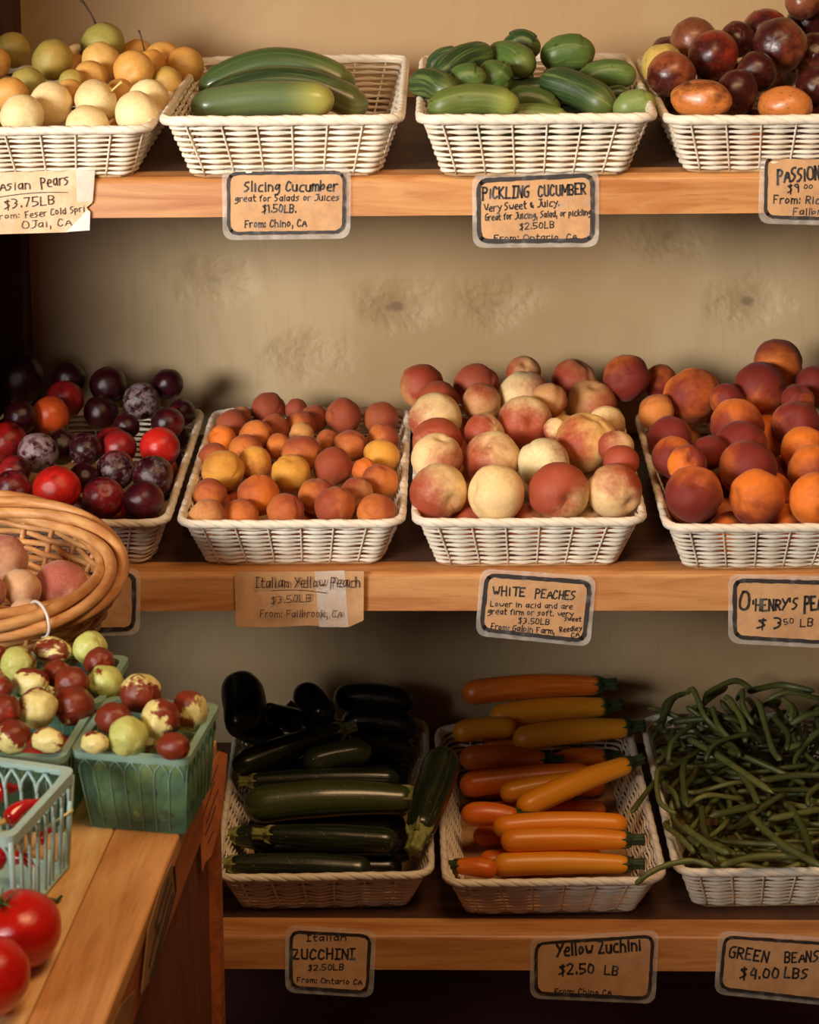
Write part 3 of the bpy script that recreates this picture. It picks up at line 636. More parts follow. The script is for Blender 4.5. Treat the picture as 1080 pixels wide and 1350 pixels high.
  ('dull orange zucchini under the others in the tray, hardly showing','o',(-0.0069,2.5913,0.7107),(0.073,2.5945,0.7125),(0.1529,2.5981,0.7123),0.0135,None),
  ('dull orange zucchini under the others in the tray, hardly showing','o',(-0.0096,2.6497,0.7242),(0.0729,2.653,0.726),(0.1553,2.6567,0.7258),0.0135,None),
  ('dull orange zucchini under the others in the tray, hardly showing','o',(-0.0067,2.6984,0.7365),(0.0732,2.7016,0.7382),(0.1531,2.7052,0.7381),0.0135,None),
 ],
 'chilies': [
  ('shiny red chili with a white glint lying on top in the open punnet','red',(-0.4148,1.7339,0.9733),(-0.4076,1.7408,0.9795),(-0.3976,1.7471,0.9812),0.0091,None),
  ('red chili against the back wall of the open punnet','red',(-0.4336,1.7647,0.9838),(-0.4289,1.7682,0.9881),(-0.422,1.7711,0.9875),0.0089,None),
  ('dark red chili at the front left of the open punnet','red',(-0.4157,1.6785,0.9518),(-0.4152,1.681,0.9552),(-0.4115,1.683,0.9546),0.0104,None),
  ('red chili seen low through the side slots of the punnet','red',(-0.4075,1.7148,0.9421),(-0.3991,1.7113,0.9419),(-0.3934,1.7071,0.9371),0.0073,None),
  ('red chili pressed against the right side slots of the punnet','red',(-0.3866,1.7214,0.9554),(-0.3842,1.7271,0.9606),(-0.3781,1.7322,0.962),0.0047,None),
 ],
}
TRAYS = [  # name, origin, turn on the shelf, width, height
  ('pears',(-0.5036, 2.3528, 1.5337),0.0175,0.2813,0.066),
  ('slicing',(-0.2203, 2.3512, 1.5333),0.0175,0.2788,0.076),
  ('pickling',(0.0632, 2.3467, 1.5323),0.0140,0.2723,0.076),
  ('passion',(0.3389, 2.355, 1.5342),0.0140,0.2749,0.071),
  ('plums',(-0.4969, 2.3781, 1.0814),0.0175,0.2761,0.070),
  ('apricots',(-0.2199, 2.3765, 1.081),0.0140,0.2708,0.070),
  ('white',(0.0564, 2.3709, 1.0797),0.0175,0.2761,0.074),
  ('henry',(0.3431, 2.3621, 1.0777),0.0175,0.2718,0.070),
  ('zucchini',(-0.1901, 2.4048, 0.6461),0.0436,0.2712,0.070),
  ('yellow',(0.0871, 2.3952, 0.6439),0.0436,0.2739,0.070),
  ('beans',(0.366, 2.4138, 0.6482),0.0349,0.2752,0.074),
]
PUNNETS = {
  'B': ((-0.3107, 1.8606, 0.9434),-0.1484,0.106,0.085),
  'A': ((-0.4236, 1.8573, 0.9426),-0.1047,0.099,0.085),
  'D': ((-0.4075, 1.962, 0.9668),-0.1047,0.099,0.085),
  'C': ((-0.4327, 1.7192, 0.9108),-0.2618,0.118,0.098),
}
WILLOW_AT = ((-0.5328, 2.1184, 1.1325), [(0.9925, 0.0328, 0.1174), (0.0, 0.9631, -0.2691), (-0.1219, 0.2671, 0.9559)], 0.1567)
CARDS = [  # name, centre, corners (m, from the centre), style, lines (text, x0, y0, x1, y1, cap height), rules
  ('asian',(-0.5135, 2.346, 1.5063),[(-0.072, 0.0333), (0.0759, 0.0364), (0.0693, -0.0336), (-0.0732, -0.0361)],'paper',[('Asian', -0.0327, 0.0138, 0.0035, 0.0157, 0.0099), ('Pears', 0.0151, 0.0172, 0.0476, 0.0205, 0.0115), ('$3.75LB', -0.0283, -0.0067, 0.0307, -0.0014, 0.0099), ('From:', -0.0414, -0.0189, -0.0103, -0.0166, 0.0062), ('Feser Cold Spri', -0.0045, -0.0173, 0.0644, -0.0104, 0.0073), ('OJai, CA', -0.0087, -0.0295, 0.0482, -0.0258, 0.0078)],[(-0.033, 0.0068, 0.0447, 0.0113)]),
  ('slicing',(-0.2192, 2.345, 1.5039),[(-0.0653, 0.0333), (0.0665, 0.0339), (0.0648, -0.0332), (-0.0659, -0.034)],'sleeve',[('Slicing Cucumber', -0.0472, 0.0132, 0.0592, 0.0131, 0.0108), ('great for Salads or Juices', -0.0582, 0.0019, 0.0612, 0.0025, 0.0069), ('$1.50LB.', -0.0275, -0.0104, 0.0121, -0.0107, 0.0086), ('From: Chino, CA', -0.0473, -0.0273, 0.0227, -0.0264, 0.0079)],[]),
  ('pickling',(0.0635, 2.345, 1.4945),[(-0.0644, 0.0328), (0.0638, 0.0377), (0.0643, -0.0352), (-0.0637, -0.0352)],'sleeve',[('PiCKLING', -0.0596, 0.0127, -0.0067, 0.0137, 0.0122), ('CUCUMBER', 0.0032, 0.0143, 0.0574, 0.0174, 0.0114), ('Very Sweet & Juicy.', -0.0575, -0.0022, 0.0275, 0.0043, 0.0079), ('Great for Juicing, Salad, or pickling', -0.0568, -0.0121, 0.0632, -0.0066, 0.0069), ('$2.50LB', -0.0181, -0.0223, 0.0219, -0.0205, 0.0069), ('From: Ontario, CA', -0.0468, -0.0349, 0.047, -0.0341, 0.0064)],[]),
  ('passion',(0.3875, 2.345, 1.5162),[(-0.0651, 0.0346), (0.0651, 0.0336), (0.0654, -0.0363), (-0.0655, -0.0319)],'sleeve',[('PASSiON', -0.0521, 0.0061, -0.004, 0.0096, 0.0139), ('$9', -0.0406, -0.0052, -0.0274, -0.0046, 0.0093), ('00', -0.0226, -0.0007, -0.0123, -0.0008, 0.0043), ('From: Ric', -0.0562, -0.0169, -0.0034, -0.0176, 0.0083), ('Fallbr', -0.0341, -0.0299, -0.0018, -0.0298, 0.007)],[]),
  ('hidden',(-0.4672, 2.345, 1.0416),[(-0.0604, 0.033), (0.0622, 0.0338), (0.0594, -0.0316), (-0.0611, -0.0352)],'sleeve',[],[]),
  ('italian',(-0.2152, 2.346, 1.0451),[(-0.0723, 0.0327), (0.0796, 0.0334), (0.0646, -0.0335), (-0.0719, -0.0325)],'kraft',[('Italian Yellow Peach', -0.047, 0.0146, 0.0758, 0.0152, 0.0117), ('$3.50LB', -0.0293, -0.0046, 0.0185, -0.0014, 0.0086), ('From: Fallbrook, CA', -0.0422, -0.0205, 0.0535, -0.0206, 0.0086)],[(-0.0291, 0.0109, 0.0351, 0.0081)]),
  ('white',(0.0643, 2.345, 1.0358),[(-0.0567, 0.0382), (0.0632, 0.029), (0.0565, -0.0404), (-0.063, -0.0268)],'sleeve',[('WHiTE', -0.0497, 0.0139, -0.0114, 0.0131, 0.0103), ('PEACHES', -0.0004, 0.0116, 0.0467, 0.0085, 0.0096), ('Lower in acid and are', -0.0526, 0.0011, 0.0438, -0.0024, 0.0062), ('great firm or soft. very', -0.0556, -0.0079, 0.0439, -0.0115, 0.0066), ('sweet', 0.0336, -0.0163, 0.0534, -0.017, 0.0052), ('$3.50LB', -0.0202, -0.0193, 0.0167, -0.0208, 0.0066), ('From: Galpin Farm,', -0.0519, -0.026, 0.0226, -0.0321, 0.0066), ('Reedley', 0.0285, -0.0298, 0.0542, -0.0276, 0.0059), ('CA', 0.0418, -0.0359, 0.0513, -0.0351, 0.0052)],[]),
  ('henry',(0.3746, 2.345, 1.0301),[(-0.0795, 0.0372), (0.0788, 0.0325), (0.079, -0.0394), (-0.0783, -0.0303)],'sleeve',[('O', -0.0739, 0.002, -0.0617, 0.002, 0.0223), ("'HENRY'S", -0.0585, 0.0009, -0.0059, 0.003, 0.0127), ('PEA', 0.0016, 0.0014, 0.0236, 0.003, 0.0159), ('$', -0.0529, -0.0197, -0.0407, -0.0197, 0.0117), ('3', -0.0333, -0.0197, -0.0222, -0.0197, 0.0117), ('50', -0.0213, -0.0154, -0.0092, -0.0132, 0.0064), ('LB', -0.0028, -0.0175, 0.013, -0.017, 0.0085)],[]),
  ('zucc',(-0.1821, 2.345, 0.6006),[(-0.046, 0.0378), (0.0488, 0.0326), (0.0444, -0.0383), (-0.0472, -0.0321)],'sleeve',[('Italian', -0.027, 0.0262, 0.0215, 0.0271, 0.0077), ('ZUCCHINI', -0.044, 0.0038, 0.0319, 0.0036, 0.0124), ('$2.50LB', -0.0264, -0.011, 0.0175, -0.0101, 0.0071), ('From: Ontario CA', -0.0397, -0.026, 0.0386, -0.0287, 0.0065)],[]),
  ('yellow',(0.1346, 2.345, 0.5947),[(-0.0687, 0.03), (0.0705, 0.0402), (0.0668, -0.038), (-0.0686, -0.0321)],'sleeve',[('Yellow Zuchini', -0.0434, 0.0144, 0.0577, 0.0225, 0.0144), ('$2.50', -0.041, -0.0082, 0.0022, -0.0063, 0.012), ('LB', 0.0133, -0.0079, 0.0301, -0.0087, 0.0112), ('From: Chino CA', -0.0465, -0.0327, 0.0215, -0.034, 0.0067)],[]),
  ('beans',(0.368, 2.345, 0.5949),[(-0.0773, 0.0395), (0.0794, 0.029), (0.0795, -0.0433), (-0.0816, -0.0252)],'sleeve',[('GREEN', -0.0721, 0.0143, -0.025, 0.0079, 0.0132), ('BEANS', -0.0056, 0.008, 0.035, 0.0096, 0.012), ('$4.00', -0.0585, -0.0121, -0.0109, -0.0125, 0.0126), ('LBS', -0.0059, -0.0111, 0.023, -0.0123, 0.012)],[]),
]
LAID_BEANS = [[(-0.185,-0.0571,0.07),(-0.1679,-0.0596,0.088),(-0.1429,-0.0516,0.094),(-0.1162,-0.0521,0.098),(-0.0937,-0.0645,0.096)],[(-0.1773,0.074,0.09),(-0.1324,0.1532,0.095),(-0.0708,0.2164,0.1)],[(-0.0889,0.2316,0.11),(-0.0521,0.1773,0.11),(0.0,0.0825,0.11)],[(-0.0898,0.0762,0.098),(-0.0945,0.0076,0.098),(-0.0905,-0.0545,0.098)],[(-0.0856,0.0402,0.104),(-0.0215,0.0638,0.104)],[(-0.0377,0.0339,0.11),(-0.0109,-0.0356,0.11),(0.0285,-0.0889,0.11)],[(-0.0864,-0.063,0.098),(-0.0387,-0.0441,0.098),(0.015,-0.0456,0.098)],[(-0.107,0.2858,0.104),(-0.0313,0.2562,0.124),(0.0093,0.2543,0.104),(0.0235,0.2081,0.104)],[(0.015,0.2973,0.13),(0.0181,0.2014,0.11),(0.024,0.1669,0.11)],[(-0.0141,0.0392,0.098),(0.0585,0.0644,0.098)],[(-0.1207,0.0196,0.104),(-0.0985,-0.0197,0.104),(-0.0737,-0.0478,0.104)],[(0.0369,0.2422,0.11),(0.0663,0.2458,0.13),(0.0988,0.2597,0.13)],[(-0.0725,0.3004,0.098),(-0.0528,0.3162,0.118),(-0.0157,0.36,0.118)],[(0.0055,0.3316,0.124),(0.0548,0.3503,0.124),(0.0971,0.3286,0.124)],[(-0.1116,0.0562,0.11),(-0.1062,0.1355,0.11),(-0.0963,0.1747,0.11)],[(0.0185,0.0767,0.098),(0.0259,0.0041,0.098),(0.0221,-0.056,0.098)],[(-0.0412,0.1838,0.104),(-0.0261,0.1243,0.104),(-0.0209,0.0675,0.104)],[(-0.0138,0.1133,0.11),(0.0363,0.1272,0.11),(0.0743,0.126,0.11)]]
STALK = [(-0.3869, 1.7485, 0.9594), (-0.3732, 1.7431, 0.9695), (-0.3613, 1.7392, 0.9777)]
CART_AT = (-0.2778, 1.8119, 0.9322)
FOLD_CARD = [(-0.258, 1.9519, 0.9724), (-0.2514, 1.9642, 0.9658), (-0.2538, 1.9598, 0.9352), (-0.2568, 1.9542, 0.9064), (-0.2627, 1.9431, 0.8819), (-0.266, 1.937, 0.8699), (-0.2709, 1.9278, 0.8659), (-0.2734, 1.9231, 0.8575), (-0.2744, 1.9212, 0.9006), (-0.2756, 1.9189, 0.9282), (-0.2687, 1.9318, 0.9473)]
RAIL_CARD = [(-0.2775, 1.7608, 0.9225), (-0.2769, 1.7695, 0.8902), (-0.2808, 1.7151, 0.8691), (-0.284, 1.672, 0.8485), (-0.2866, 1.6359, 0.8495), (-0.2844, 1.6662, 0.8951), (-0.2807, 1.7176, 0.9156)]
RAIL_CARD2 = [(-0.2882, 1.6131, 0.8614), (-0.2895, 1.5951, 0.8431), (-0.2919, 1.5618, 0.8215), (-0.2962, 1.5028, 0.8352), (-0.2937, 1.5372, 0.8631), (-0.2915, 1.5674, 0.8677)]
FOLD_INK = [[(-0.2717, 1.9262, 0.9144), (-0.2666, 1.9357, 0.9308), (-0.2622, 1.9441, 0.9437)], [(-0.2695, 1.9303, 0.9054), (-0.2631, 1.9423, 0.9249), (-0.2593, 1.9494, 0.9344)], [(-0.2703, 1.9288, 0.8943), (-0.2653, 1.9383, 0.9068), (-0.262, 1.9443, 0.9188)], [(-0.2687, 1.9318, 0.884), (-0.2643, 1.9401, 0.8945)], [(-0.2659, 1.9371, 0.9381), (-0.262, 1.9443, 0.9514), (-0.2595, 1.9491, 0.9592)]]
RAIL_INK = [[(-0.2787, 1.7444, 0.9133), (-0.2805, 1.7191, 0.9032), (-0.2828, 1.6882, 0.8889)], [(-0.2779, 1.7556, 0.9044), (-0.2798, 1.7301, 0.8944), (-0.2822, 1.6957, 0.8792)], [(-0.2778, 1.7576, 0.8945), (-0.2796, 1.7318, 0.8839), (-0.2819, 1.7004, 0.8691)], [(-0.282, 1.6996, 0.8874), (-0.2833, 1.6809, 0.8759), (-0.2847, 1.6623, 0.8626)], [(-0.2812, 1.7098, 0.8739), (-0.2826, 1.6911, 0.8644), (-0.2839, 1.6727, 0.855)], [(-0.2771, 1.7664, 0.917), (-0.2769, 1.7697, 0.8916), (-0.2808, 1.7151, 0.8691), (-0.2845, 1.6639, 0.8517)]]
FOLD_N = (0.882, -0.472, 0.0)
RAIL_N = (0.9974, -0.0722, 0.0)

# ------------------------------------------------------------------ wicker trays
def wicker(name, c1, c2, c3):
    t = NT(name)
    o = t.obj()
    g = t.noise(t.scale(o, (30, 30, 160)), 1.0, 3)
    h = t.noise(o, 9.0, 2)
    col = t.mix(t.ramp(g, 0.35, 0.7), c1, c2)
    col = t.mix(t.ramp(h, 0.5, 0.75, 0, 0.5), col, c3)
    t.bump(t.noise(t.scale(o, (60, 60, 300)), 3.0, 2), 0.3, 0.0006)
    return t.end(col, 0.5)


M['wicker'] = wicker('white_wicker', srgb(246, 236, 218), srgb(228, 210, 184), srgb(206, 176, 138))
M['tray_base'] = wicker('brown_wicker', srgb(196, 156, 110), srgb(164, 122, 80), srgb(136, 96, 62))
t = NT('wrapped_rim')
o_ = t.obj()
sp = t.n('SeparateXYZ'); t.put(sp.inputs[0], o_)
wv = t.math('SINE', t.math('MULTIPLY', t.math('ADD', t.math('ADD', sp.outputs[0], sp.outputs[1]), t.math('MULTIPLY', sp.outputs[2], 1.6)), 300.0))
cw = t.mix(t.ramp(wv, 0.55, 1.0, 0, 0.22), srgb(244, 232, 212), srgb(190, 164, 130))
cw = t.mix(t.ramp(t.noise(o_, 24, 3), 0.5, 0.75, 0, 0.5), cw, srgb(214, 190, 156))
t.bump(t.ramp(wv, 0.3, 1.0, 1, 0), 0.35, 0.002)
M['rim'] = t.end(cw, 0.5)

TW, TH, TD, EF, ES, EB = 0.276, 0.074, 0.40, 0.036, 0.026, 0.03


def tray_path(f, n):
    """closed rounded rectangle at height fraction f, n points spaced evenly"""
    hx = TW / 2 - 0.0062 - ES * (1 - f)
    y0 = -EF * f + 0.004 * f
    y1 = TD - EF - EB * (1 - f)
    r = 0.016 + 0.008 * f
    segs = [((-hx + r, y0), (hx - r, y0)), None, ((hx, y0 + r), (hx, y1 - r)), None, ((hx - r, y1), (-hx + r, y1)), None, ((-hx, y1 - r), (-hx, y0 + r)), None]
    cen = [None, (hx - r, y0 + r, -90), None, (hx - r, y1 - r, 0), None, (-hx + r, y1 - r, 90), None, (-hx + r, y0 + r, 180)]
    poly = []
    for s, c in zip(segs, cen):
        if s:
            for k in range(24):
                a = k / 24
                poly.append(Vector((s[0][0] + (s[1][0] - s[0][0]) * a, s[0][1] + (s[1][1] - s[0][1]) * a)))
        else:
            for k in range(8):
                an = math.radians(c[2] + 90 * k / 8)
                poly.append(Vector((c[0] + r * math.cos(an), c[1] + r * math.sin(an))))
    L = [0.0]
    for i in range(len(poly)):
        L.append(L[-1] + (poly[(i + 1) % len(poly)] - poly[i]).length)
    out = []
    j = 0
    for k in range(n):
        d = L[-1] * k / n
        while L[j + 1] < d:
            j += 1
        a = (d - L[j]) / max(L[j + 1] - L[j], 1e-9)
        p = poly[j].lerp(poly[(j + 1) % len(poly)], a)
        tn = (poly[(j + 1) % len(poly)] - poly[j]).normalized()
        out.append((p, Vector((tn.y, -tn.x))))
    return out


STK = 32
def make_tray_meshes():
    rows = 10
    mb = MB()
    n = STK * 7
    for j in range(rows):
        f = (j + 0.5) / rows * 0.90
        pts, rad = [], []
        wob = random.uniform(-0.0005, 0.0005)
        for k, (p, nr) in enumerate(tray_path(f, n)):
            s = k / n * STK
            w = -math.cos(2 * math.pi * s + 0.25 * math.sin(j * 2.3))
            q = p + nr * (0.0013 * w)
            pts.append((q.x, q.y, f * TH + 0.003 + wob + 0.0006 * noise.noise(Vector((k * 0.11, j * 3.1, 0)))))
            rad.append(0.0023 + 0.0007 * w)
        mb.tube(pts, rad, 6, True, 0.8, upv=(0, 0, 1))
    for k in range(STK):
        a = []
        for q in range(7):
            f = q / 6
            p, nr = tray_path(f, n)[int((k) * 7) % n]
            p = p - nr * 0.0008
            a.append((p.x, p.y, 0.002 + f * (TH - 0.004)))
        mb.tube(a, 0.0013, 5)
    wall = mb
    rim = MB()
    pts = []
    for k, (p, nr) in enumerate(tray_path(1.0, 160)):
        z = TH - 0.0055 + 0.0012 * noise.noise(Vector((k * 0.09, 1.7, 0)))
        pts.append((p.x, p.y, z))
    rim.tube(pts, [0.0058 + 0.0005 * math.sin(k * 1.9) for k in range(160)], 10, True, 0.8, upv=(0, 0, 1))
    base = MB()
    pp = tray_path(0.0, 64)
    v = [(p.x, p.y, 0.0005) for p, _ in pp] + [(p.x, p.y, 0.0035) for p, _ in pp]
    f = [tuple(range(63, -1, -1)), tuple(range(64, 128))] + [(i, (i + 1) % 64, 64 + (i + 1) % 64, 64 + i) for i in range(64)]
    base.add(v, f)
    return wall, rim, base


_w, _r, _b = make_tray_meshes()
TRAY_LABEL = {
    'pears': 'white wicker tray of pale round pears at the left of the top shelf',
    'slicing': 'white wicker tray with three long cucumbers on the top shelf',
    'pickling': 'white wicker tray heaped with short green cucumbers on the top shelf',
    'passion': 'white wicker tray of purple passion fruit at the right of the top shelf',
    'plums': 'white wicker tray of dark red plums on the middle shelf',
    'apricots': 'white wicker tray of small orange peaches on the middle shelf',
    'white': 'white wicker tray of cream and red peaches on the middle shelf',
    'henry': 'white wicker tray of dark orange peaches at the right of the middle shelf',
    'zucchini': 'shaded wicker tray of dark green zucchini on the lowest shelf',
    'yellow': 'shaded wicker tray of yellow zucchini on the lowest shelf',
    'beans': 'shaded wicker tray heaped with green beans on the lowest shelf',
}
TRAY_M = {}
_first = None
for (key, org, rz, w, h) in TRAYS:
    root = tag(empty('wicker_tray'), TRAY_LABEL[key], 'basket', 'white wicker trays on the shelves')
    root.matrix_world = Matrix.Translation(org) @ Matrix.Rotation(TAU, 4, 'X') @ Matrix.Rotation(rz, 4, 'Z') @ Matrix.Diagonal((w / TW, 1, h / TH, 1))
    TRAY_M[key] = Matrix.Translation(org) @ Matrix.Rotation(TAU, 4, 'X') @ Matrix.Rotation(rz, 4, 'Z')
    if _first is None:
        _first = [_w.obj('woven_wall', M['wicker'], root), _r.obj('rim', M['rim'], root), _b.obj('base', M['tray_base'], root, False)]
    else:
        for c in _first:
            d = c.copy()
            d.parent = root
            COL.objects.link(d)

# ------------------------------------------------------------------ fruit: meshes
def fruit_mesh(name, seed, dent=0.12, dw=0.3, cleft=0.0, tip=0.0, bdent=0.0, lump=0.02, fine=0.0, squash=1.0, ribs=0, egg=0.0):
    rnd = random.Random(seed)
    NU, NV = 40, 26
    v, f = [], []
    off = Vector((rnd.uniform(0, 50), rnd.uniform(0, 50), rnd.uniform(0, 50)))
    for i in range(NV + 1):
        th = math.pi * i / NV
        for j in range(NU):
            ph = 2 * math.pi * j / NU
            d = Vector((math.sin(th) * math.cos(ph), math.sin(th) * math.sin(ph), math.cos(th)))
            r = 1.0
            r -= dent * math.exp(-(th / dw) ** 2)
            r += tip * math.exp(-((math.pi - th) / 0.22) ** 2)
            r -= bdent * math.exp(-((math.pi - th) / 0.28) ** 2)
            dph = (ph - math.pi / 2 + math.pi) % (2 * math.pi) - math.pi
            r -= cleft * math.exp(-(dph / 0.16) ** 2) * max(0.0, math.sin(th)) ** 0.6 * (1.15 - 0.35 * th / math.pi)
            r += cleft * 0.5 * math.exp(-((abs(dph) - 0.42) / 0.25) ** 2) * math.sin(th)
            if ribs:
                r += 0.022 * math.cos(ribs * ph) * math.sin(th) * max(0, math.cos(th) + 0.35)
            r += lump * noise.noise(d * 1.6 + off) * 1.6 + lump * 0.5 * noise.noise(d * 3.4 + off)
            if fine:
                r += fine * noise.noise(Vector((d.x * 7, d.y * 7, d.z * 3)) + off)
            r *= 1 + egg * math.cos(th)
            v.append((d.x * r, d.y * r, d.z * r * squash))
    for i in range(NV):
        for j in range(NU):
            a = i * NU + j
            b = i * NU + (j + 1) % NU
            f.append((a, a + NU, b + NU, b))
    me = bpy.data.meshes.new(name)
    bm = bmesh.new()
    vs = [bm.verts.new(p) for p in v]
    for q in f:
        bm.faces.new([vs[k] for k in q])
    bmesh.ops.remove_doubles(bm, verts=bm.verts, dist=1e-5)
    for fc in bm.faces:
        fc.smooth = True
    bm.normal_update()
    bm.to_mesh(me)
    bm.free()
    return me


def fruit_mat(name, blush, kx=0.5, kn=1.4, ns=1.6, soft=0.5, rough=0.5, freckle=None, frs=18, frt=0.66, bloom=False, sheen=0.0, coat=0.0, eye=None, streak=0.0, fleck_amt=0.7, dark_dent=0.0, spec=0.5):
    t = NT(name)
    tc = t.obj()
    oi = t.n('ObjectInfo')
    rn = oi.outputs['Random']
    cx = t.n('CombineXYZ')
    t.put(cx.inputs[0], t.math('MULTIPLY', rn, 41.0))
    t.put(cx.inputs[1], t.math('MULTIPLY', rn, 87.0))
    t.put(cx.inputs[2], t.math('MULTIPLY', rn, 23.0))
    ad = t.n('VectorMath', operation='ADD')
    t.put(ad.inputs[0], tc)
    t.put(ad.inputs[1], cx.outputs[0])
    vec = ad.outputs[0]
    n1 = t.noise(vec, ns, 4, 0.6, 0.3)
    sep = t.n('SeparateXYZ')
    t.put(sep.inputs[0], tc)
    m = t.math('MULTIPLY', sep.outputs[0], kx)
    m = t.math('ADD', m, t.math('MULTIPLY', t.math('SUBTRACT', n1, 0.5), kn * 2))
    m = t.math('ADD', m, t.math('MULTIPLY', t.math('SUBTRACT', oi.outputs['Alpha'], 0.5), 2.0))
    if streak:
        st = t.noise(t.scale(vec, (9, 9, 0.8)), 1.0, 3)
        m = t.math('ADD', m, t.math('MULTIPLY', t.math('SUBTRACT', st, 0.5), streak))
    mask = t.ramp(m, -soft, soft)
    col = t.mix(t.math('MULTIPLY', mask, 0.94 if name.startswith('white') else 1.0), oi.outputs['Color'], blush)
    vr = t.noise(vec, 7.0, 4)
    col = t.mix(t.ramp(vr, 0.3, 0.72, 0.0, 0.28), col, t.mix(1.0, col, (0.62, 0.5, 0.42, 1), 'MULTIPLY'))
    if freckle:
        fn = t.noise(vec, frs, 2, 0.5)
        col = t.mix(t.ramp(fn, frt, frt + 0.06, 0, fleck_amt), col, freckle)
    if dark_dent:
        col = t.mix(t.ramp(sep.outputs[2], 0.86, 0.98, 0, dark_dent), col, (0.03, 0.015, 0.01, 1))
    if eye:
        col = t.mix(t.ramp(sep.outputs[2], 0.905, 0.945, 0, 0.9), col, eye)
    rg = rough
    if bloom:
        at = t.n('Attribute', attribute_type='OBJECT', attribute_name='bloom')
        bn = t.noise(vec, 2.6, 5, 0.65, 0.4)
        bf = t.math('MULTIPLY', t.ramp(t.math('ADD', bn, t.math('MULTIPLY', at.outputs['Fac'], 0.16)), 0.54, 0.74), at.outputs['Fac'])
        col = t.mix(t.math('MULTIPLY', bf, 0.45), col, srgb(206, 180, 186))
        rg = t.math('ADD', t.math('MULTIPLY', bf, 0.35), rough)
    t.bump(t.noise(vec, 30.0, 2), 0.12, 0.04)
    kw = {}
    t.b.inputs['Specular IOR Level'].default_value = spec
    if sheen:
        t.b.inputs['Sheen Weight'].default_value = sheen
        t.b.inputs['Sheen Roughness'].default_value = 0.45
        t.b.inputs['Sheen Tint'].default_value = (1.0, 0.86, 0.76, 1)
    if coat:
        t.b.inputs['Coat Weight'].default_value = coat
        t.b.inputs['Coat Roughness'].default_value = 0.12
    t.b.inputs['Subsurface Weight'].default_value = 0.0
    return t.end(col, rg)


FM = {
    'pears': fruit_mat('pear_skin', srgb(222, 158, 74), 0.4, 0.3, 1.4, 1.0, 0.5, srgb(150, 96, 40), 34, 0.68, eye=srgb(74, 48, 26), fleck_amt=0.4),
    'passion': fruit_mat('passion_fruit_skin', srgb(66, 22, 20), 0.6, 1.0, 1.8, 0.45, 0.28, srgb(110, 56, 28), 6, 0.62, coat=0.25, fleck_amt=0.5),
    'plums': fruit_mat('plum_skin', srgb(48, 10, 18), 0.5, 0.9, 1.5, 0.6, 0.28, srgb(214, 130, 96), 46, 0.74, bloom=True, fleck_amt=0.35),
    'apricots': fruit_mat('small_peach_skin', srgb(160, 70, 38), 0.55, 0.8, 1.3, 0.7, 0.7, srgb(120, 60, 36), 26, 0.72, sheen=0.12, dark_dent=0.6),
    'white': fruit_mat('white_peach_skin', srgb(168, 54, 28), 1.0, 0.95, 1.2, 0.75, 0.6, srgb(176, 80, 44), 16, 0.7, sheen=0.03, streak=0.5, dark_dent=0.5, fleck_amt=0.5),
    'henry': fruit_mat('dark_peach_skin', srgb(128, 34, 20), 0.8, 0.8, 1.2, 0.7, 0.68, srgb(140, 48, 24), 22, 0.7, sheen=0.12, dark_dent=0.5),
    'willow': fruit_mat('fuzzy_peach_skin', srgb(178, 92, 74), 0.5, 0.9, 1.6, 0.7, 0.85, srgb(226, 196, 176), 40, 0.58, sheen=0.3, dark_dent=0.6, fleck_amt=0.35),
    'jujubes': fruit_mat('jujube_skin', srgb(124, 46, 24), 0.7, 1.5, 1.15, 0.16, 0.36, srgb(120, 62, 24), 9, 0.70, streak=0.55, fleck_amt=0.6),
    'tomatoes': fruit_mat('tomato_skin', srgb(176, 20, 10), 0.3, 0.4, 1.0, 0.8, 0.2, coat=0.4),
}
C_ = {
    'pears': dict(cream=(250, 232, 176), green=(160, 150, 72), orange=(224, 178, 98)),
    'passion': dict(orange=(206, 124, 60), brown=(128, 72, 46), purple=(150, 78, 44), red=(150, 50, 32), green=(206, 176, 92)),
    'plums': dict(dark=(84, 20, 28), red=(150, 30, 32), bright=(206, 36, 26), orange=(206, 84, 36)),
    'apricots': dict(o=(222, 128, 48), bright=(236, 124, 34), yellow=(234, 166, 62), pale=(224, 160, 92), brown=(176, 92, 44)),
    'white': dict(cream=(250, 216, 156), green=(242, 226, 172), yellow=(248, 200, 122), tan=(214, 156, 100)),
    'henry': dict(o=(246, 132, 36), tan=(214, 132, 58)),
    'willow': dict(tan=(222, 176, 132)),
    'jujubes': dict(red=(170, 46, 34), patch=(232, 220, 146), green=(200, 206, 118), bright=(206, 44, 32)),
    'tomatoes': dict(red=(222, 32, 16)),
}
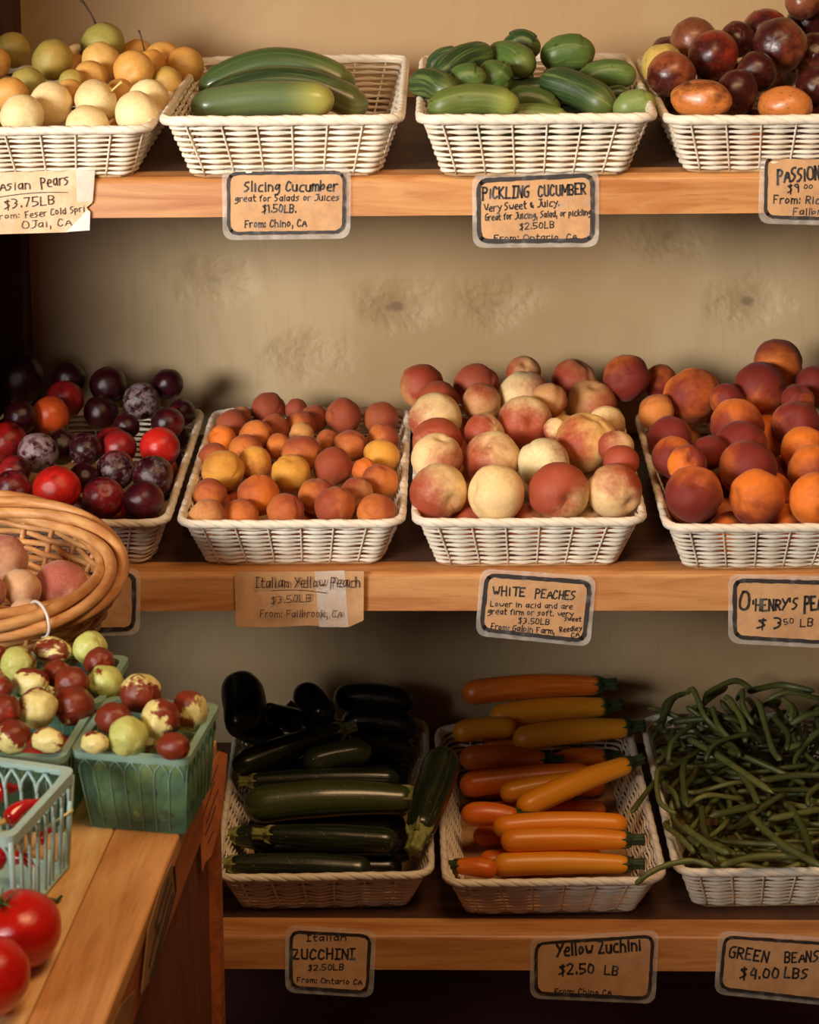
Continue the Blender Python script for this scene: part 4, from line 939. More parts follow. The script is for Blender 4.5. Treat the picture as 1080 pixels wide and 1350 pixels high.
MESH = {
    'pears': [fruit_mesh('asian_pear', i, 0.10, 0.22, 0, 0, 0.10, 0.03, 0, 0.93) for i in range(3)],
    'passion': [fruit_mesh('passion_fruit', 10 + i, 0.03, 0.2, 0, 0, 0.02, 0.035, 0.02, 1.0, egg=0.03) for i in range(3)],
    'plums': [fruit_mesh('plum', 20 + i, 0.09, 0.22, 0.025, 0.0, 0.02, 0.025, 0, 1.0) for i in range(3)],
    'apricots': [fruit_mesh('small_peach', 30 + i, 0.16, 0.26, 0.05, 0.02, 0, 0.035, 0, 0.97) for i in range(3)],
    'white': [fruit_mesh('white_peach', 40 + i, 0.20, 0.26, 0.05, 0.07, 0, 0.03, 0, 0.95) for i in range(3)],
    'henry': [fruit_mesh('dark_peach', 50 + i, 0.18, 0.26, 0.05, 0.03, 0, 0.035, 0, 0.96) for i in range(3)],
    'willow': [fruit_mesh('fuzzy_peach', 60 + i, 0.20, 0.26, 0.04, 0.0, 0, 0.03, 0, 0.94) for i in range(3)],
    'jujubes': [fruit_mesh('jujube', 70 + i, 0.10, 0.3, 0, 0, 0.06, 0.06, 0.035, 1.0) for i in range(4)],
    'tomatoes': [fruit_mesh('tomato', 80 + i, 0.16, 0.4, 0, 0, 0.04, 0.015, 0, 0.92, ribs=5) for i in range(2)],
}
KIND = {
    'pears': ('asian_pear', 'pear', 'pale round pears heaped on the top shelf'),
    'passion': ('passion_fruit', 'passion fruit', 'passion fruit heaped on the top shelf'),
    'plums': ('plum', 'plum', 'dark red plums on the middle shelf'),
    'apricots': ('yellow_peach', 'peach', 'small orange peaches on the middle shelf'),
    'white': ('white_peach', 'peach', 'cream and red peaches on the middle shelf'),
    'henry': ('dark_orange_peach', 'peach', 'dark orange peaches on the middle shelf'),
    'willow': ('fuzzy_peach', 'peach', 'fuzzy peaches in the round willow basket'),
    'jujubes': ('jujube', 'jujube', 'jujubes heaped in the green punnets'),
    'tomatoes': ('tomato', 'tomato', 'red tomatoes on the cart'),
}
for k in MESH:
    for me in MESH[k]:
        me.materials.append(FM[k])
M['stem_dark'] = plain('dark_stem', srgb(70, 46, 28), 0.7)
M['stem_light'] = plain('light_stem', srgb(216, 194, 122), 0.6)
M['stem_green'] = plain('green_stem', srgb(92, 110, 50), 0.6, 0.4, 140)
M['stem_zucchini'] = plain('zucchini_stem', srgb(150, 152, 84), 0.6, 0.45, 120)
M['stem_dkgreen'] = plain('dark_green_stem', srgb(52, 66, 34), 0.6, 0.4, 120)


def place(o, loc, eul, sc):
    o.location = loc
    o.rotation_euler = eul
    o.scale = sc


def stem_part(root, style):
    if style == 2:        # long dark bent stem
        mb = MB(); mb.tube([(0, 0, 0.86), (0.02, 0.03, 1.2), (0.02, 0.10, 1.6), (-0.05, 0.16, 1.98), (-0.12, 0.18, 2.1)], [0.06, 0.045, 0.045, 0.055, 0.085], 7)
        mb.obj('stem', M['stem_dark'], root)
    elif style == 1:
        mb = MB(); mb.tube([(0, 0, 0.85), (0.03, 0.02, 1.1), (0.08, 0.02, 1.45), (0.10, 0.0, 1.62)], [0.05, 0.05, 0.055, 0.085], 7)
        mb.obj('stem', M['stem_light'], root)


for key, rows in FRUIT.items():
    nm, cat, grp = KIND[key]
    for i, (lab, c, loc, r, el, eul, bl, bloom, st) in enumerate(rows):
        o = bpy.data.objects.new(nm, MESH[key][i % len(MESH[key])])
        COL.objects.link(o)
        place(o, loc, eul, (r, r, r * el))
        a = srgb(*C_[key][c])
        j = 1 + 0.10 * (random.random() - 0.5)
        o.color = (a[0] * j, a[1] * j, a[2] * j, bl * 0.92 if key == 'white' else bl)
        if key == 'plums':
            o['bloom'] = bloom
        tag(o, lab, cat, grp)
        if st:
            stem_part(o, st)
        if key == 'tomatoes':
            mb = MB()
            for q in range(5):
                an = q * 1.2566
                cx_, sx_ = math.cos(an), math.sin(an)
                mb.tube([(0, 0, 0.80), (0.16 * cx_, 0.16 * sx_, 0.90), (0.34 * cx_, 0.34 * sx_, 0.95), (0.5 * cx_, 0.5 * sx_, 0.93)], [0.05, 0.06, 0.05, 0.012], 6, flat=0.4)
            mb.tube([(0, 0, 0.78), (0.02, 0, 1.0), (0.07, 0.02, 1.18)], [0.05, 0.045, 0.05], 7)
            mb.obj('calyx', M['stem_green'], o)
BUR_LAB = {
    'pears': 'round pear deep in the heap, only a shaded sliver showing', 'passion': 'dark passion fruit deep in the heap, only a sliver showing',
    'plums': 'dark plum deep in the heap, only a shaded sliver showing', 'apricots': 'small orange peach deep in the heap, only a sliver showing',
    'white': 'red and cream peach deep in the heap, only a sliver showing', 'henry': 'dark orange peach deep in the heap, only a sliver showing',
    'punnet_A': 'jujube below the rim of the left punnet, hardly showing', 'punnet_B': 'green jujube seen dimly through the wall of the right punnet', 'punnet_D': 'jujube below the heap in the rear punnet, hardly showing'}
for key, pts in BURIED.items():
    k = 'jujubes' if key.startswith('punnet') else key
    nm, cat, grp = KIND[k]
    cols = list(C_[k].values())
    for i, p in enumerate(pts):
        o = bpy.data.objects.new(nm, MESH[k][i % len(MESH[k])])
        COL.objects.link(o)
        r = p[3]
        place(o, p[:3], (random.uniform(0, 6), random.uniform(0, 6), random.uniform(0, 6)), (r, r, r))
        a = srgb(*(C_[k]['green'] if key == 'punnet_B' else cols[(i * 7) % len(cols)]))
        o.color = (a[0], a[1], a[2], 0.15 if key == 'punnet_B' else 0.7)
        if k == 'plums':
            o['bloom'] = 0.0
        tag(o, BUR_LAB[key], cat, 'buried ' + grp)

# ------------------------------------------------------------------ long vegetables
def long_mat(name, ncol, stripe, stripes=9, samt=0.5, rough=0.35, speck=None, spt=0.62, sps=60, tipcol=None, coat=0.0, warp=1.0):
    """object colour with lengthwise stripes; the vector attribute 'along' holds (t, cos, sin)"""
    t = NT(name)
    at = t.n('Attribute', attribute_type='GEOMETRY', attribute_name='along')
    v = at.outputs['Vector']
    oi = t.n('ObjectInfo')
    rn = oi.outputs['Random']
    cx = t.n('CombineXYZ')
    for i, k in enumerate((31.0, 57.0, 83.0)):
        t.put(cx.inputs[i], t.math('MULTIPLY', rn, k))
    ad = t.n('VectorMath', operation='ADD')
    t.put(ad.inputs[0], t.scale(v, (0.5 * warp, 1, 1)))
    t.put(ad.inputs[1], cx.outputs[0])
    s = t.noise(ad.outputs[0], stripes * 0.45, 4, 0.6, 0.5)
    col = t.mix(t.ramp(s, 0.48, 0.66, 0, samt), oi.outputs['Color'], stripe)
    sep = t.n('SeparateXYZ')
    t.put(sep.inputs[0], v)
    if tipcol:
        col = t.mix(t.math('MULTIPLY', t.ramp(sep.outputs[0], 0.62, 1.0), oi.outputs['Alpha']), col, tipcol)
    if speck:
        ob = t.obj()
        sn = t.noise(ob, sps, 2)
        col = t.mix(t.ramp(sn, spt, spt + 0.05, 0, 0.6), col, speck)
    t.bump(t.math('ADD', s, t.math('MULTIPLY', t.noise(t.obj(), 240, 2), 0.4)), 0.15, 0.002)
    if coat:
        t.b.inputs['Coat Weight'].default_value = coat
        t.b.inputs['Coat Roughness'].default_value = 0.15
    return t.end(col, rough)


LM = {
    'slicing': long_mat('slicing_cucumber_skin', None, srgb(104, 120, 62), 8, 0.45, 0.32, tipcol=srgb(170, 166, 80), coat=0.25),
    'pickling': long_mat('pickling_cucumber_skin', None, srgb(120, 138, 72), 9, 0.5, 0.42, srgb(40, 54, 26), 0.66, 90, tipcol=srgb(150, 160, 74), warp=0.5),
    'zucchini': long_mat('zucchini_skin', None, srgb(96, 104, 58), 10, 0.3, 0.3, srgb(120, 128, 72), 0.68, 150, coat=0.35),
    'yellow': long_mat('yellow_zucchini_skin', None, srgb(240, 176, 64), 7, 0.35, 0.38, srgb(96, 66, 30), 0.74, 70, coat=0.1),
    'chilies': long_mat('chili_skin', None, srgb(214, 24, 18), 6, 0.4, 0.16, coat=0.6),
}
LC = {
    'slicing': dict(light=(88, 104, 66), dark=(44, 58, 34), mid=(64, 82, 42)),
    'pickling': dict(yellow=(92, 106, 46), pale=(116, 132, 72), mid=(72, 96, 42), dark=(44, 64, 32)),
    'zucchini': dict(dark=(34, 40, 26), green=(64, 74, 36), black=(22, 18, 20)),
    'yellow': dict(y=(238, 152, 30), o=(220, 104, 24), ys=(240, 138, 24)),
    'chilies': dict(red=(178, 14, 16)),
}
LK = {
    'slicing': ('slicing_cucumber', 'cucumber', 'long cucumbers in the tray on the top shelf'),
    'pickling': ('pickling_cucumber', 'cucumber', 'short cucumbers heaped on the top shelf'),
    'zucchini': ('green_zucchini', 'zucchini', 'dark green zucchini on the lowest shelf'),
    'yellow': ('yellow_zucchini', 'zucchini', 'yellow zucchini on the lowest shelf'),
    'chilies': ('red_chili', 'chili pepper', 'red chilies in the open punnet'),
}


def long_thing(key, lab, c, a, m, b, r, st, seed):
    nm, cat, grp = LK[key]
    A, Mi, B_ = Vector(a), Vector(m), Vector(b)
    cen = (A + B_) / 2
    ctrl = Mi * 2 - (A + B_) / 2
    e = (B_ - A).normalized()
    ext = r * 0.8
    rnd = random.Random(seed)
    off = rnd.uniform(0, 99)
    NS, NP = 34, 20
    flip = (st == 0)
    pts, rads, ts = [], [], []
    L = (B_ - A).length + 2 * ext
    for i in range(NS + 1):
        s = 0.5 - 0.5 * math.cos(math.pi * i / NS)          # denser at the ends
        x = s * L - ext
        u = x / (L - 2 * ext)
        if u < 0:
            p = A + e * x
        elif u > 1:
            p = B_ + e * (x - (L - 2 * ext))
        else:
            p = A * (1 - u) ** 2 + ctrl * 2 * u * (1 - u) + B_ * u * u
        q = 1 - s if flip else s                            # q = 1 at the stem end
        d0, d1 = s * L, (1 - s) * L
        k = 1.0
        el0 = r * (1.25 if key != 'chilies' else 1.0)
        for dd, isstem in ((d0, flip), (d1, st == 1)):
            lim = el0 * (0.45 if (isstem and key in ('zucchini', 'yellow')) else 1.0)
            if dd < lim:
                k *= max(0.0, 1 - (1 - dd / lim) ** 2.4) ** 0.5
        if key in ('zucchini', 'yellow'):
            k *= 1.0 - 0.26 * max(0, (q - 0.45) / 0.55) ** 1.2 if st is not None else 1.0 - 0.08 * q
        if key == 'chilies':
            k *= 1.0 - 0.72 * (s ** 1.3)
        if key in ('slicing', 'pickling'):
            k *= 1 - 0.10 * (2 * s - 1) ** 2
        k *= 1 + 0.035 * noise.noise(Vector((s * 4, off, 0)))
        pts.append(p - cen)
        rads.append(max(k * r, 0.0002))
        ts.append(s)
    V, F_, AL = [], [], []
    x0 = Vector((0, 0, 1))
    for i in range(NS + 1):
        t_ = (pts[min(i + 1, NS)] - pts[max(i - 1, 0)]).normalized()
        x = (x0 - t_ * x0.dot(t_)).normalized()
        y = t_.cross(x)
        for k in range(NP):
            an = 2 * math.pi * k / NP
            rr = rads[i]
            if key in ('zucchini', 'yellow'):
                rr *= 1 + 0.018 * math.cos(5 * an + off)
            elif key == 'pickling':
                rr *= 1 + 0.03 * noise.noise(Vector((ts[i] * 9, math.cos(an) * 3, math.sin(an) * 3 + off)))
            elif key == 'chilies':
                rr *= 1 + 0.05 * noise.noise(Vector((ts[i] * 5, math.cos(an) * 2, math.sin(an) * 2 + off)))
            V.append(pts[i] + x * (rr * math.cos(an)) + y * (rr * math.sin(an)))
            AL.append((ts[i], math.cos(an), math.sin(an)))
    for i in range(NS):
        for k in range(NP):
            l = (k + 1) % NP
            F_.append((i * NP + k, i * NP + l, (i + 1) * NP + l, (i + 1) * NP + k))
    F_.append(tuple(range(NP - 1, -1, -1)))
    F_.append(tuple(NS * NP + k for k in range(NP)))
    o = mesh_obj(nm, V, F_, LM[key])
    at = o.data.attributes.new('along', 'FLOAT_VECTOR', 'POINT')
    at.data.foreach_set('vector', [q for tpl in AL for q in tpl])
    o.location = cen
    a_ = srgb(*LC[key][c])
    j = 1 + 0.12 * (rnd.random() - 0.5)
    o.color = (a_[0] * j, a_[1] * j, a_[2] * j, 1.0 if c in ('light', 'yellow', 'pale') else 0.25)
    tag(o, lab, cat, ('buried ' + grp) if 'hardly showing' in lab else grp)
    # stems
    if key in ('zucchini', 'yellow') and st is not None:
        tip, d = (pts[-1], (pts[-1] - pts[-6]).normalized()) if st == 1 else (pts[0], (pts[0] - pts[5]).normalized())
        x = (x0 - d * x0.dot(d)).normalized()
        y = d.cross(x)
        rs = r * 0.66
        mb = MB()
        n = 20
        rings = []
        SL = r * (1.15 if key == 'zucchini' else 1.3)
        for i, (dist, rad, fl) in enumerate(((-0.30, 1.02, 0.02), (-0.1, 0.92, 0.10), (0.12, 0.72, 0.16), (0.45, 0.60, 0.2), (0.8, 0.62, 0.22), (1.0, 0.66, 0.24), (1.02, 0.3, 0.1))):
            for k in range(n):
                an = 2 * math.pi * k / n
                rr = rs * rad * (1 + fl * math.cos(5 * an))
                rings.append(tip + d * (SL * dist) + x * rr * math.cos(an) + y * rr * math.sin(an))
        fs = []
        for i in range(6):
            for k in range(n):
                l = (k + 1) % n
                fs.append((i * n + k, i * n + l, (i + 1) * n + l, (i + 1) * n + k))
        fs.append(tuple(6 * n + k for k in range(n)))
        mb.add(rings, fs)
        for q in range(5):                                   # star points gripping the shoulder
            an = 2 * math.pi * q / 5
            rd = x * math.cos(an) + y * math.sin(an)
            mb.tube([tip + d * (0.12 * SL) + rd * rs * 0.74, tip - d * (0.18 * SL) + rd * rs * 1.0, tip - d * (0.5 * SL) + rd * rs * 1.17], [rs * 0.24, rs * 0.2, rs * 0.06], 6)
        mb.obj('stem', M['stem_zucchini'] if key == 'zucchini' else M['stem_dkgreen'], o)
    elif key == 'chilies':
        d = (pts[0] - pts[4]).normalized()
        mb = MB(); mb.tube([pts[0] - d * 0.002, pts[0] + d * 0.008, pts[0] + d * 0.018 + Vector((0, 0, 0.006)), pts[0] + d * 0.026 + Vector((0, 0, 0.012))], [0.0034, 0.0018, 0.0014, 0.0018], 7)
        mb.obj('stem', M['stem_light'], o)
    return o


sd = 0
for key, rows in LONG.items():
    for row in rows:
        sd += 1
        long_thing(key, *row, sd)
# ------------------------------------------------------------------ green beans
t = NT('green_bean_skin')
oi_ = t.n('ObjectInfo')
bc = t.mix(oi_.outputs['Random'], srgb(74, 78, 38), srgb(112, 114, 58))
bc = t.mix(t.ramp(t.noise(t.obj(), 70, 3), 0.45, 0.75, 0, 0.6), bc, srgb(58, 70, 30))
M['bean'] = t.end(bc, 0.45)


def bean_mesh(pts, r):
    """smooth pod through pts with a thin tail and a stalk end"""
    P = [Vector(p) for p in pts]
    out = []
    n = len(P)
    for i in range(n - 1):
        p0, p1, p2, p3 = P[max(i - 1, 0)], P[i], P[i + 1], P[min(i + 2, n - 1)]
        for k in range(7):
            u = k / 7
            out.append(0.5 * ((2 * p1) + (p2 - p0) * u + (2 * p0 - 5 * p1 + 4 * p2 - p3) * u * u + (3 * p1 - p0 - 3 * p2 + p3) * u ** 3))
    out.append(P[-1])
    N = len(out)
    rad = []
    for i in range(N):
        s = i / (N - 1)
        k = min(1.0, (s / 0.10) ** 0.6 + 0.22) * min(1.0, ((1 - s) / 0.14) ** 0.7 + 0.10)
        rad.append(r * k * (1 + 0.07 * math.sin(i * 1.1)))
    mb = MB()
    mb.tube(out, rad, 8, flat=0.8)
    me = bpy.data.meshes.new('green_bean')
    me.from_pydata([tuple(v) for v in mb.v], [], mb.f)
    me.polygons.foreach_set('use_smooth', [True] * len(me.polygons))
    me.materials.append(M['bean'])
    return me


BT = TRAY_M['beans']
BG = 'green beans heaped in the tray on the lowest shelf'
LAID_LAB = ['green bean drooping over the left front corner towards the yellow zucchini', 'long green bean hanging over the left side of its tray',
            'bright straight green bean slanting down across the middle of the heap', 'green bean standing upright near the left front of the heap',
            'short level green bean in the front left of the heap', 'pale thick green bean slanting down to the front rim at the right',
            'curved green bean lying along the front rim', 'long green bean arching across the back of the heap', 'green bean hanging down from the back of the heap',
            'straight green bean pointing left from the right picture edge', 'green bean running down to the front rim from the left',
            'curved green bean at the right, high in the heap', 'green bean rising to a point at the back left', 'green bean arching over the top of the heap at the right',
            'upright green bean near the left side of the tray', 'green bean bent downward at the right picture edge', 'short green bean below the long bright slanting one', 'level green bean in the right middle of the heap']
for i, pts in enumerate(LAID_BEANS):
    P = [Vector(p) for p in pts]
    cen = sum(P, Vector()) / len(P)
    me = bean_mesh([p - cen for p in P], 0.0045)
    o = bpy.data.objects.new('green_bean', me)
    COL.objects.link(o)
    o.matrix_world = BT @ Matrix.Translation(cen)
    tag(o, LAID_LAB[i], 'green bean', BG)
BM = []
for k in range(12):
    L = 0.085 + 0.004 * k
    c1, c2 = random.uniform(-0.018, 0.018), random.uniform(-0.008, 0.008)
    BM.append((L, bean_mesh([(-L / 2, c1 * 0.0, 0), (-L / 4, c1, c2), (L / 4, c1 * 1.1, -c2), (L / 2, c2, 0)], 0.0041)))
rb = random.Random(21)
laid = [[BT.inverted() @ (o.matrix_world @ (sum((o.data.vertices[i * 8 + k].co for k in range(8)), Vector()) / 8)) for i in range(len(o.data.vertices) // 8)] for o in bpy.data.objects if o.name.startswith('green_bean')]
taken = list(laid)
nb = tries = 0
AX = {}
for L, me in BM:
    AX[me.name] = [sum((me.vertices[i * 8 + k].co for k in range(8)), Vector()) / 8 for i in range(len(me.vertices) // 8)]
while nb < 175 and tries < 14000:
    tries += 1
    L, me = BM[rb.randrange(12)]
    u = rb.uniform(-0.125, 0.125)
    v = rb.uniform(-0.02, 0.345)
    f = max(0, v) / 0.345
    top = 0.074 + 0.055 * f ** 0.8
    low = nb < 55
    w = rb.uniform(0.016, 0.045) if low else top - 0.034 * rb.random() ** 1.3
    an = rb.uniform(0, math.pi)
    ex, ey = abs(math.cos(an)) * L / 2, abs(math.sin(an)) * L / 2
    if w < 0.072:
        lu, v0, v1 = 0.098 + 0.2 * w, 0.012 - 0.3 * w, 0.325 + 0.2 * w
    else:
        lu, v0, v1 = 0.140, -0.024, 0.352
    if abs(u) + ex > lu or v + ey > v1 or v - ey < v0:
        continue
    m_ = Matrix.Translation((u, v, w)) @ Matrix.Rotation(an, 4, 'Z') @ Matrix.Rotation(rb.uniform(-0.2, 0.2), 4, 'Y') @ Matrix.Rotation(rb.uniform(0, 6.28), 4, 'X')
    ax = [m_ @ p for p in AX[me.name]]
    if min(p.z for p in ax) < 0.009 or any((a - b).length_squared < 7.8e-5 for q in taken for a in q if abs(a.x - u) < 0.07 and abs(a.y - v) < 0.07 for b in ax):
        continue
    taken.append(ax)
    o = bpy.data.objects.new('green_bean', me)
    COL.objects.link(o)
    o.matrix_world = BT @ m_
    if low:
        tag(o, 'green bean low in the heap, mostly covered by others', 'green bean', 'covered green beans')
    else:
        tag(o, 'slender green bean tangled in the heap on the lowest shelf', 'green bean', 'tangled green beans')
    nb += 1
print('beans', nb, tries)

# ------------------------------------------------------------------ round willow basket
wc, wm, wa = WILLOW_AT
WM = Matrix(((wm[0][0], wm[0][1], wm[0][2], wc[0]), (wm[1][0], wm[1][1], wm[1][2], wc[1]), (wm[2][0], wm[2][1], wm[2][2], wc[2]), (0, 0, 0, 1)))
M['willow'] = wicker('peeled_willow', srgb(222, 168, 108), srgb(190, 126, 70), srgb(150, 90, 48))
wil = tag(empty('willow_basket'), 'round willow basket of fuzzy peaches with a thick coiled rim', 'basket')
wil.matrix_world = WM
DEPTH = 0.115
def ring(rad, z, wav=0.0, nw=26, ph=0.0, n=156):
    return [((rad + wav * math.cos(math.pi * nw * k / n * 2 / 2 + ph)) * math.cos(2 * math.pi * k / n), (rad + wav * math.cos(math.pi * nw * k / n + ph)) * math.sin(2 * math.pi * k / n), z) for k in range(n)]
wrad = lambda f: wa * (0.66 + 0.29 * f ** 0.8)
mb = MB()
for j in range(13):
    f = j / 13
    mb.tube(ring(wrad(f), -DEPTH + 0.006 + f * (DEPTH - 0.012), 0.0032, 26, math.pi * (j % 2)), 0.0036, 6, True, upv=(0, 0, 1))
mb.obj('woven_wall', M['willow'], wil)
mb = MB()
for k in range(26):
    an = 2 * math.pi * k / 26
    mb.tube([(wrad(f) * math.cos(an), wrad(f) * math.sin(an), -DEPTH + f * DEPTH) for f in (0, 0.25, 0.5, 0.75, 1.0)], 0.0034, 6)
mb.obj('stakes', M['willow'], wil)
mb = MB()
NR = 5
for q in range(NR):
    pts = []
    for k in range(180):
        an = 2 * math.pi * k / 180
        tw = 2 * math.pi * q / NR + an * 2.0 + 0.3
        rr = wa - 0.014 + 0.0125 * math.cos(tw)
        pts.append((rr * math.cos(an), rr * math.sin(an), 0.0 + 0.0105 * math.sin(tw)))
    mb.tube(pts, [0.0064 + 0.0005 * noise.noise(Vector((k * 0.12, q * 5, 0))) for k in range(180)], 8, True, upv=(0, 0, 1))
mb.obj('coiled_rim', M['willow'], wil)
mb = MB()
v = [(wrad(0) * math.cos(2 * math.pi * k / 40), wrad(0) * math.sin(2 * math.pi * k / 40), -DEPTH + z) for z in (0.0, 0.006) for k in range(40)]
mb.add(v, [tuple(range(39, -1, -1)), tuple(range(40, 80))] + [(k, (k + 1) % 40, 40 + (k + 1) % 40, 40 + k) for k in range(40)])
mb.obj('base', M['willow'], wil, False)
M['tie'] = plain('clear_tie', srgb(226, 220, 214), 0.3)
mb = MB()
an = math.radians(-50)
cx_, sx_ = math.cos(an), math.sin(an)
mb.tube([((wa - 0.014 + 0.021 * math.cos(b)) * cx_, (wa - 0.014 + 0.021 * math.cos(b)) * sx_, 0.0180 * math.sin(b)) for b in [2 * math.pi * k / 24 for k in range(24)]], 0.0017, 6, True)
ti = mb.obj('tie', M['tie'], wil); ti['label'] = 'whitish twisted tie around the front rim'
# stand under the basket, behind the punnets
mb = MB()
tp = [WM @ Vector((x * 0.085, y * 0.075, -DEPTH - 0.0055)) for x, y in ((-1, -1), (1, -1), (1, 1), (-1, 1))]
mb.add([Vector((p.x, p.y, 0)) for p in tp] + tp, [(3, 2, 1, 0), (4, 5, 6, 7), (0, 1, 5, 4), (1, 2, 6, 5), (2, 3, 7, 6), (3, 0, 4, 7)])
tag(mb.obj('wooden_stand', M['cart_side'], None, False), 'dark wooden stand under the willow basket behind the cart', 'stand')

# ------------------------------------------------------------------ cart
CM = Matrix.Translation(CART_AT) @ Matrix.Rotation(TAU, 4, 'X') @ Matrix.Rotation(math.radians(-4.03), 4, 'Z')
cart = tag(empty('produce_cart'), 'wooden cart with a sloping plank top carrying the green punnets and tomatoes', 'cart')
cart.matrix_world = CM
mats = ['cart_wood', 'cart_wood_pale', 'cart_wood', 'cart_wood_pale', 'cart_wood', 'cart_wood']
us = [0.0, -0.063, -0.19, -0.31, -0.43, -0.55]
for i in range(5):
    bm = bmesh.new()
    r_ = bmesh.ops.create_cube(bm, size=1)
    w_ = us[i] - us[i + 1] - 0.0012
    for vv in bm.verts:
        vv.co = Vector((vv.co.x * w_, vv.co.y * 0.72, vv.co.z * 0.018))
    bmesh.ops.bevel(bm, geom=bm.edges[:], offset=0.0015, segments=1, affect='EDGES')
    p = bm_obj('tabletop_plank', bm, M[mats[i]], cart)
    p.location = ((us[i] + us[i + 1]) / 2, 0.1837 - 0.36, -0.009)
mb = MB(); mb.box((-0.022, 0.1837 - 0.72, -0.062), (-0.0015, 0.181, -0.0185)); mb.obj('side_rail', M['rail'], cart, False)
# upright panel and rear post stand plumb under the sloping top
inv = CM.inverted()
def plumb(name, u0, u1, v0, v1, mat, drop=-0.03):
    mb = MB()
    top = [CM @ Vector((u, v, drop)) for u, v in ((u0, v0), (u1, v0), (u1, v1), (u0, v1))]
    bot = [Vector((p.x, p.y, 0.001)) for p in top]
    mb.add([inv @ p for p in bot + top], [(3, 2, 1, 0), (4, 5, 6, 7), (0, 1, 5, 4), (1, 2, 6, 5), (2, 3, 7, 6), (3, 0, 4, 7)])
    return mb.obj(name, mat, cart, False)
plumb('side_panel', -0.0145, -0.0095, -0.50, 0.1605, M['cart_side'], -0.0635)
plumb('leg', -0.0095, 0.0005, 0.161, 0.1815, M['rail'], -0.0635)
plumb('leg', -0.54, -0.51, 0.151, 0.1815, M['rail'], -0.0205)
plumb('leg', -0.54, -0.51, -0.52, -0.49, M['rail'], -0.0205)
plumb('leg', -0.052, -0.0285, -0.52, -0.49, M['rail'], -0.0205)

# ------------------------------------------------------------------ punnets
def plastic(name, col, tr):
    t = NT(name)
    t.put(t.b.inputs['Base Color'], col)
    t.b.inputs['Roughness'].default_value = 0.3
    tp = t.n('BsdfTransparent')
    tp.inputs[0].default_value = (0.80, 0.93, 0.86, 1)
    mx = t.n('MixShader')
    g = t.noise(t.obj(), 30, 3)
    t.put(mx.inputs[0], t.ramp(g, 0.3, 0.7, tr - 0.08, tr + 0.08))
    t.t.links.new(t.b.outputs[0], mx.inputs[1])
    t.t.links.new(tp.outputs[0], mx.inputs[2])
    t.t.links.new(mx.outputs[0], t.out.inputs[0])
    return t.m


M['punnet_wall'] = plastic('green_clear_plastic', srgb(120, 158, 136), 0.70)
M['punnet_rim'] = plastic('green_plastic_rim', srgb(150, 186, 170), 0.22)
M['punnet_open'] = plain('pale_green_plastic', srgb(176, 208, 202), 0.35, 0.12)
TAPER = 0.85


def side_pt(side, h, q, a, z, out=0.0):
    """point on wall q (0 front, 1 right, 2 back, 3 left): a from -1 to 1 along it, z height"""
    s = side / 2 * (TAPER + (1 - TAPER) * z / h) + out
    x, y = a * (s - out), -s
    for _ in range(q):
        x, y = -y, x
    return (x, y, z)


def sq_ring(s, z, r=0.010):
    pts = []
    for cx, cy, a0 in ((1, -1, -90), (1, 1, 0), (-1, 1, 90), (-1, -1, 180)):
        for k in range(6):
            a = math.radians(a0 + 90 * k / 5)
            pts.append((cx * (s - r) + r * math.cos(a), cy * (s - r) + r * math.sin(a), z))
    return pts


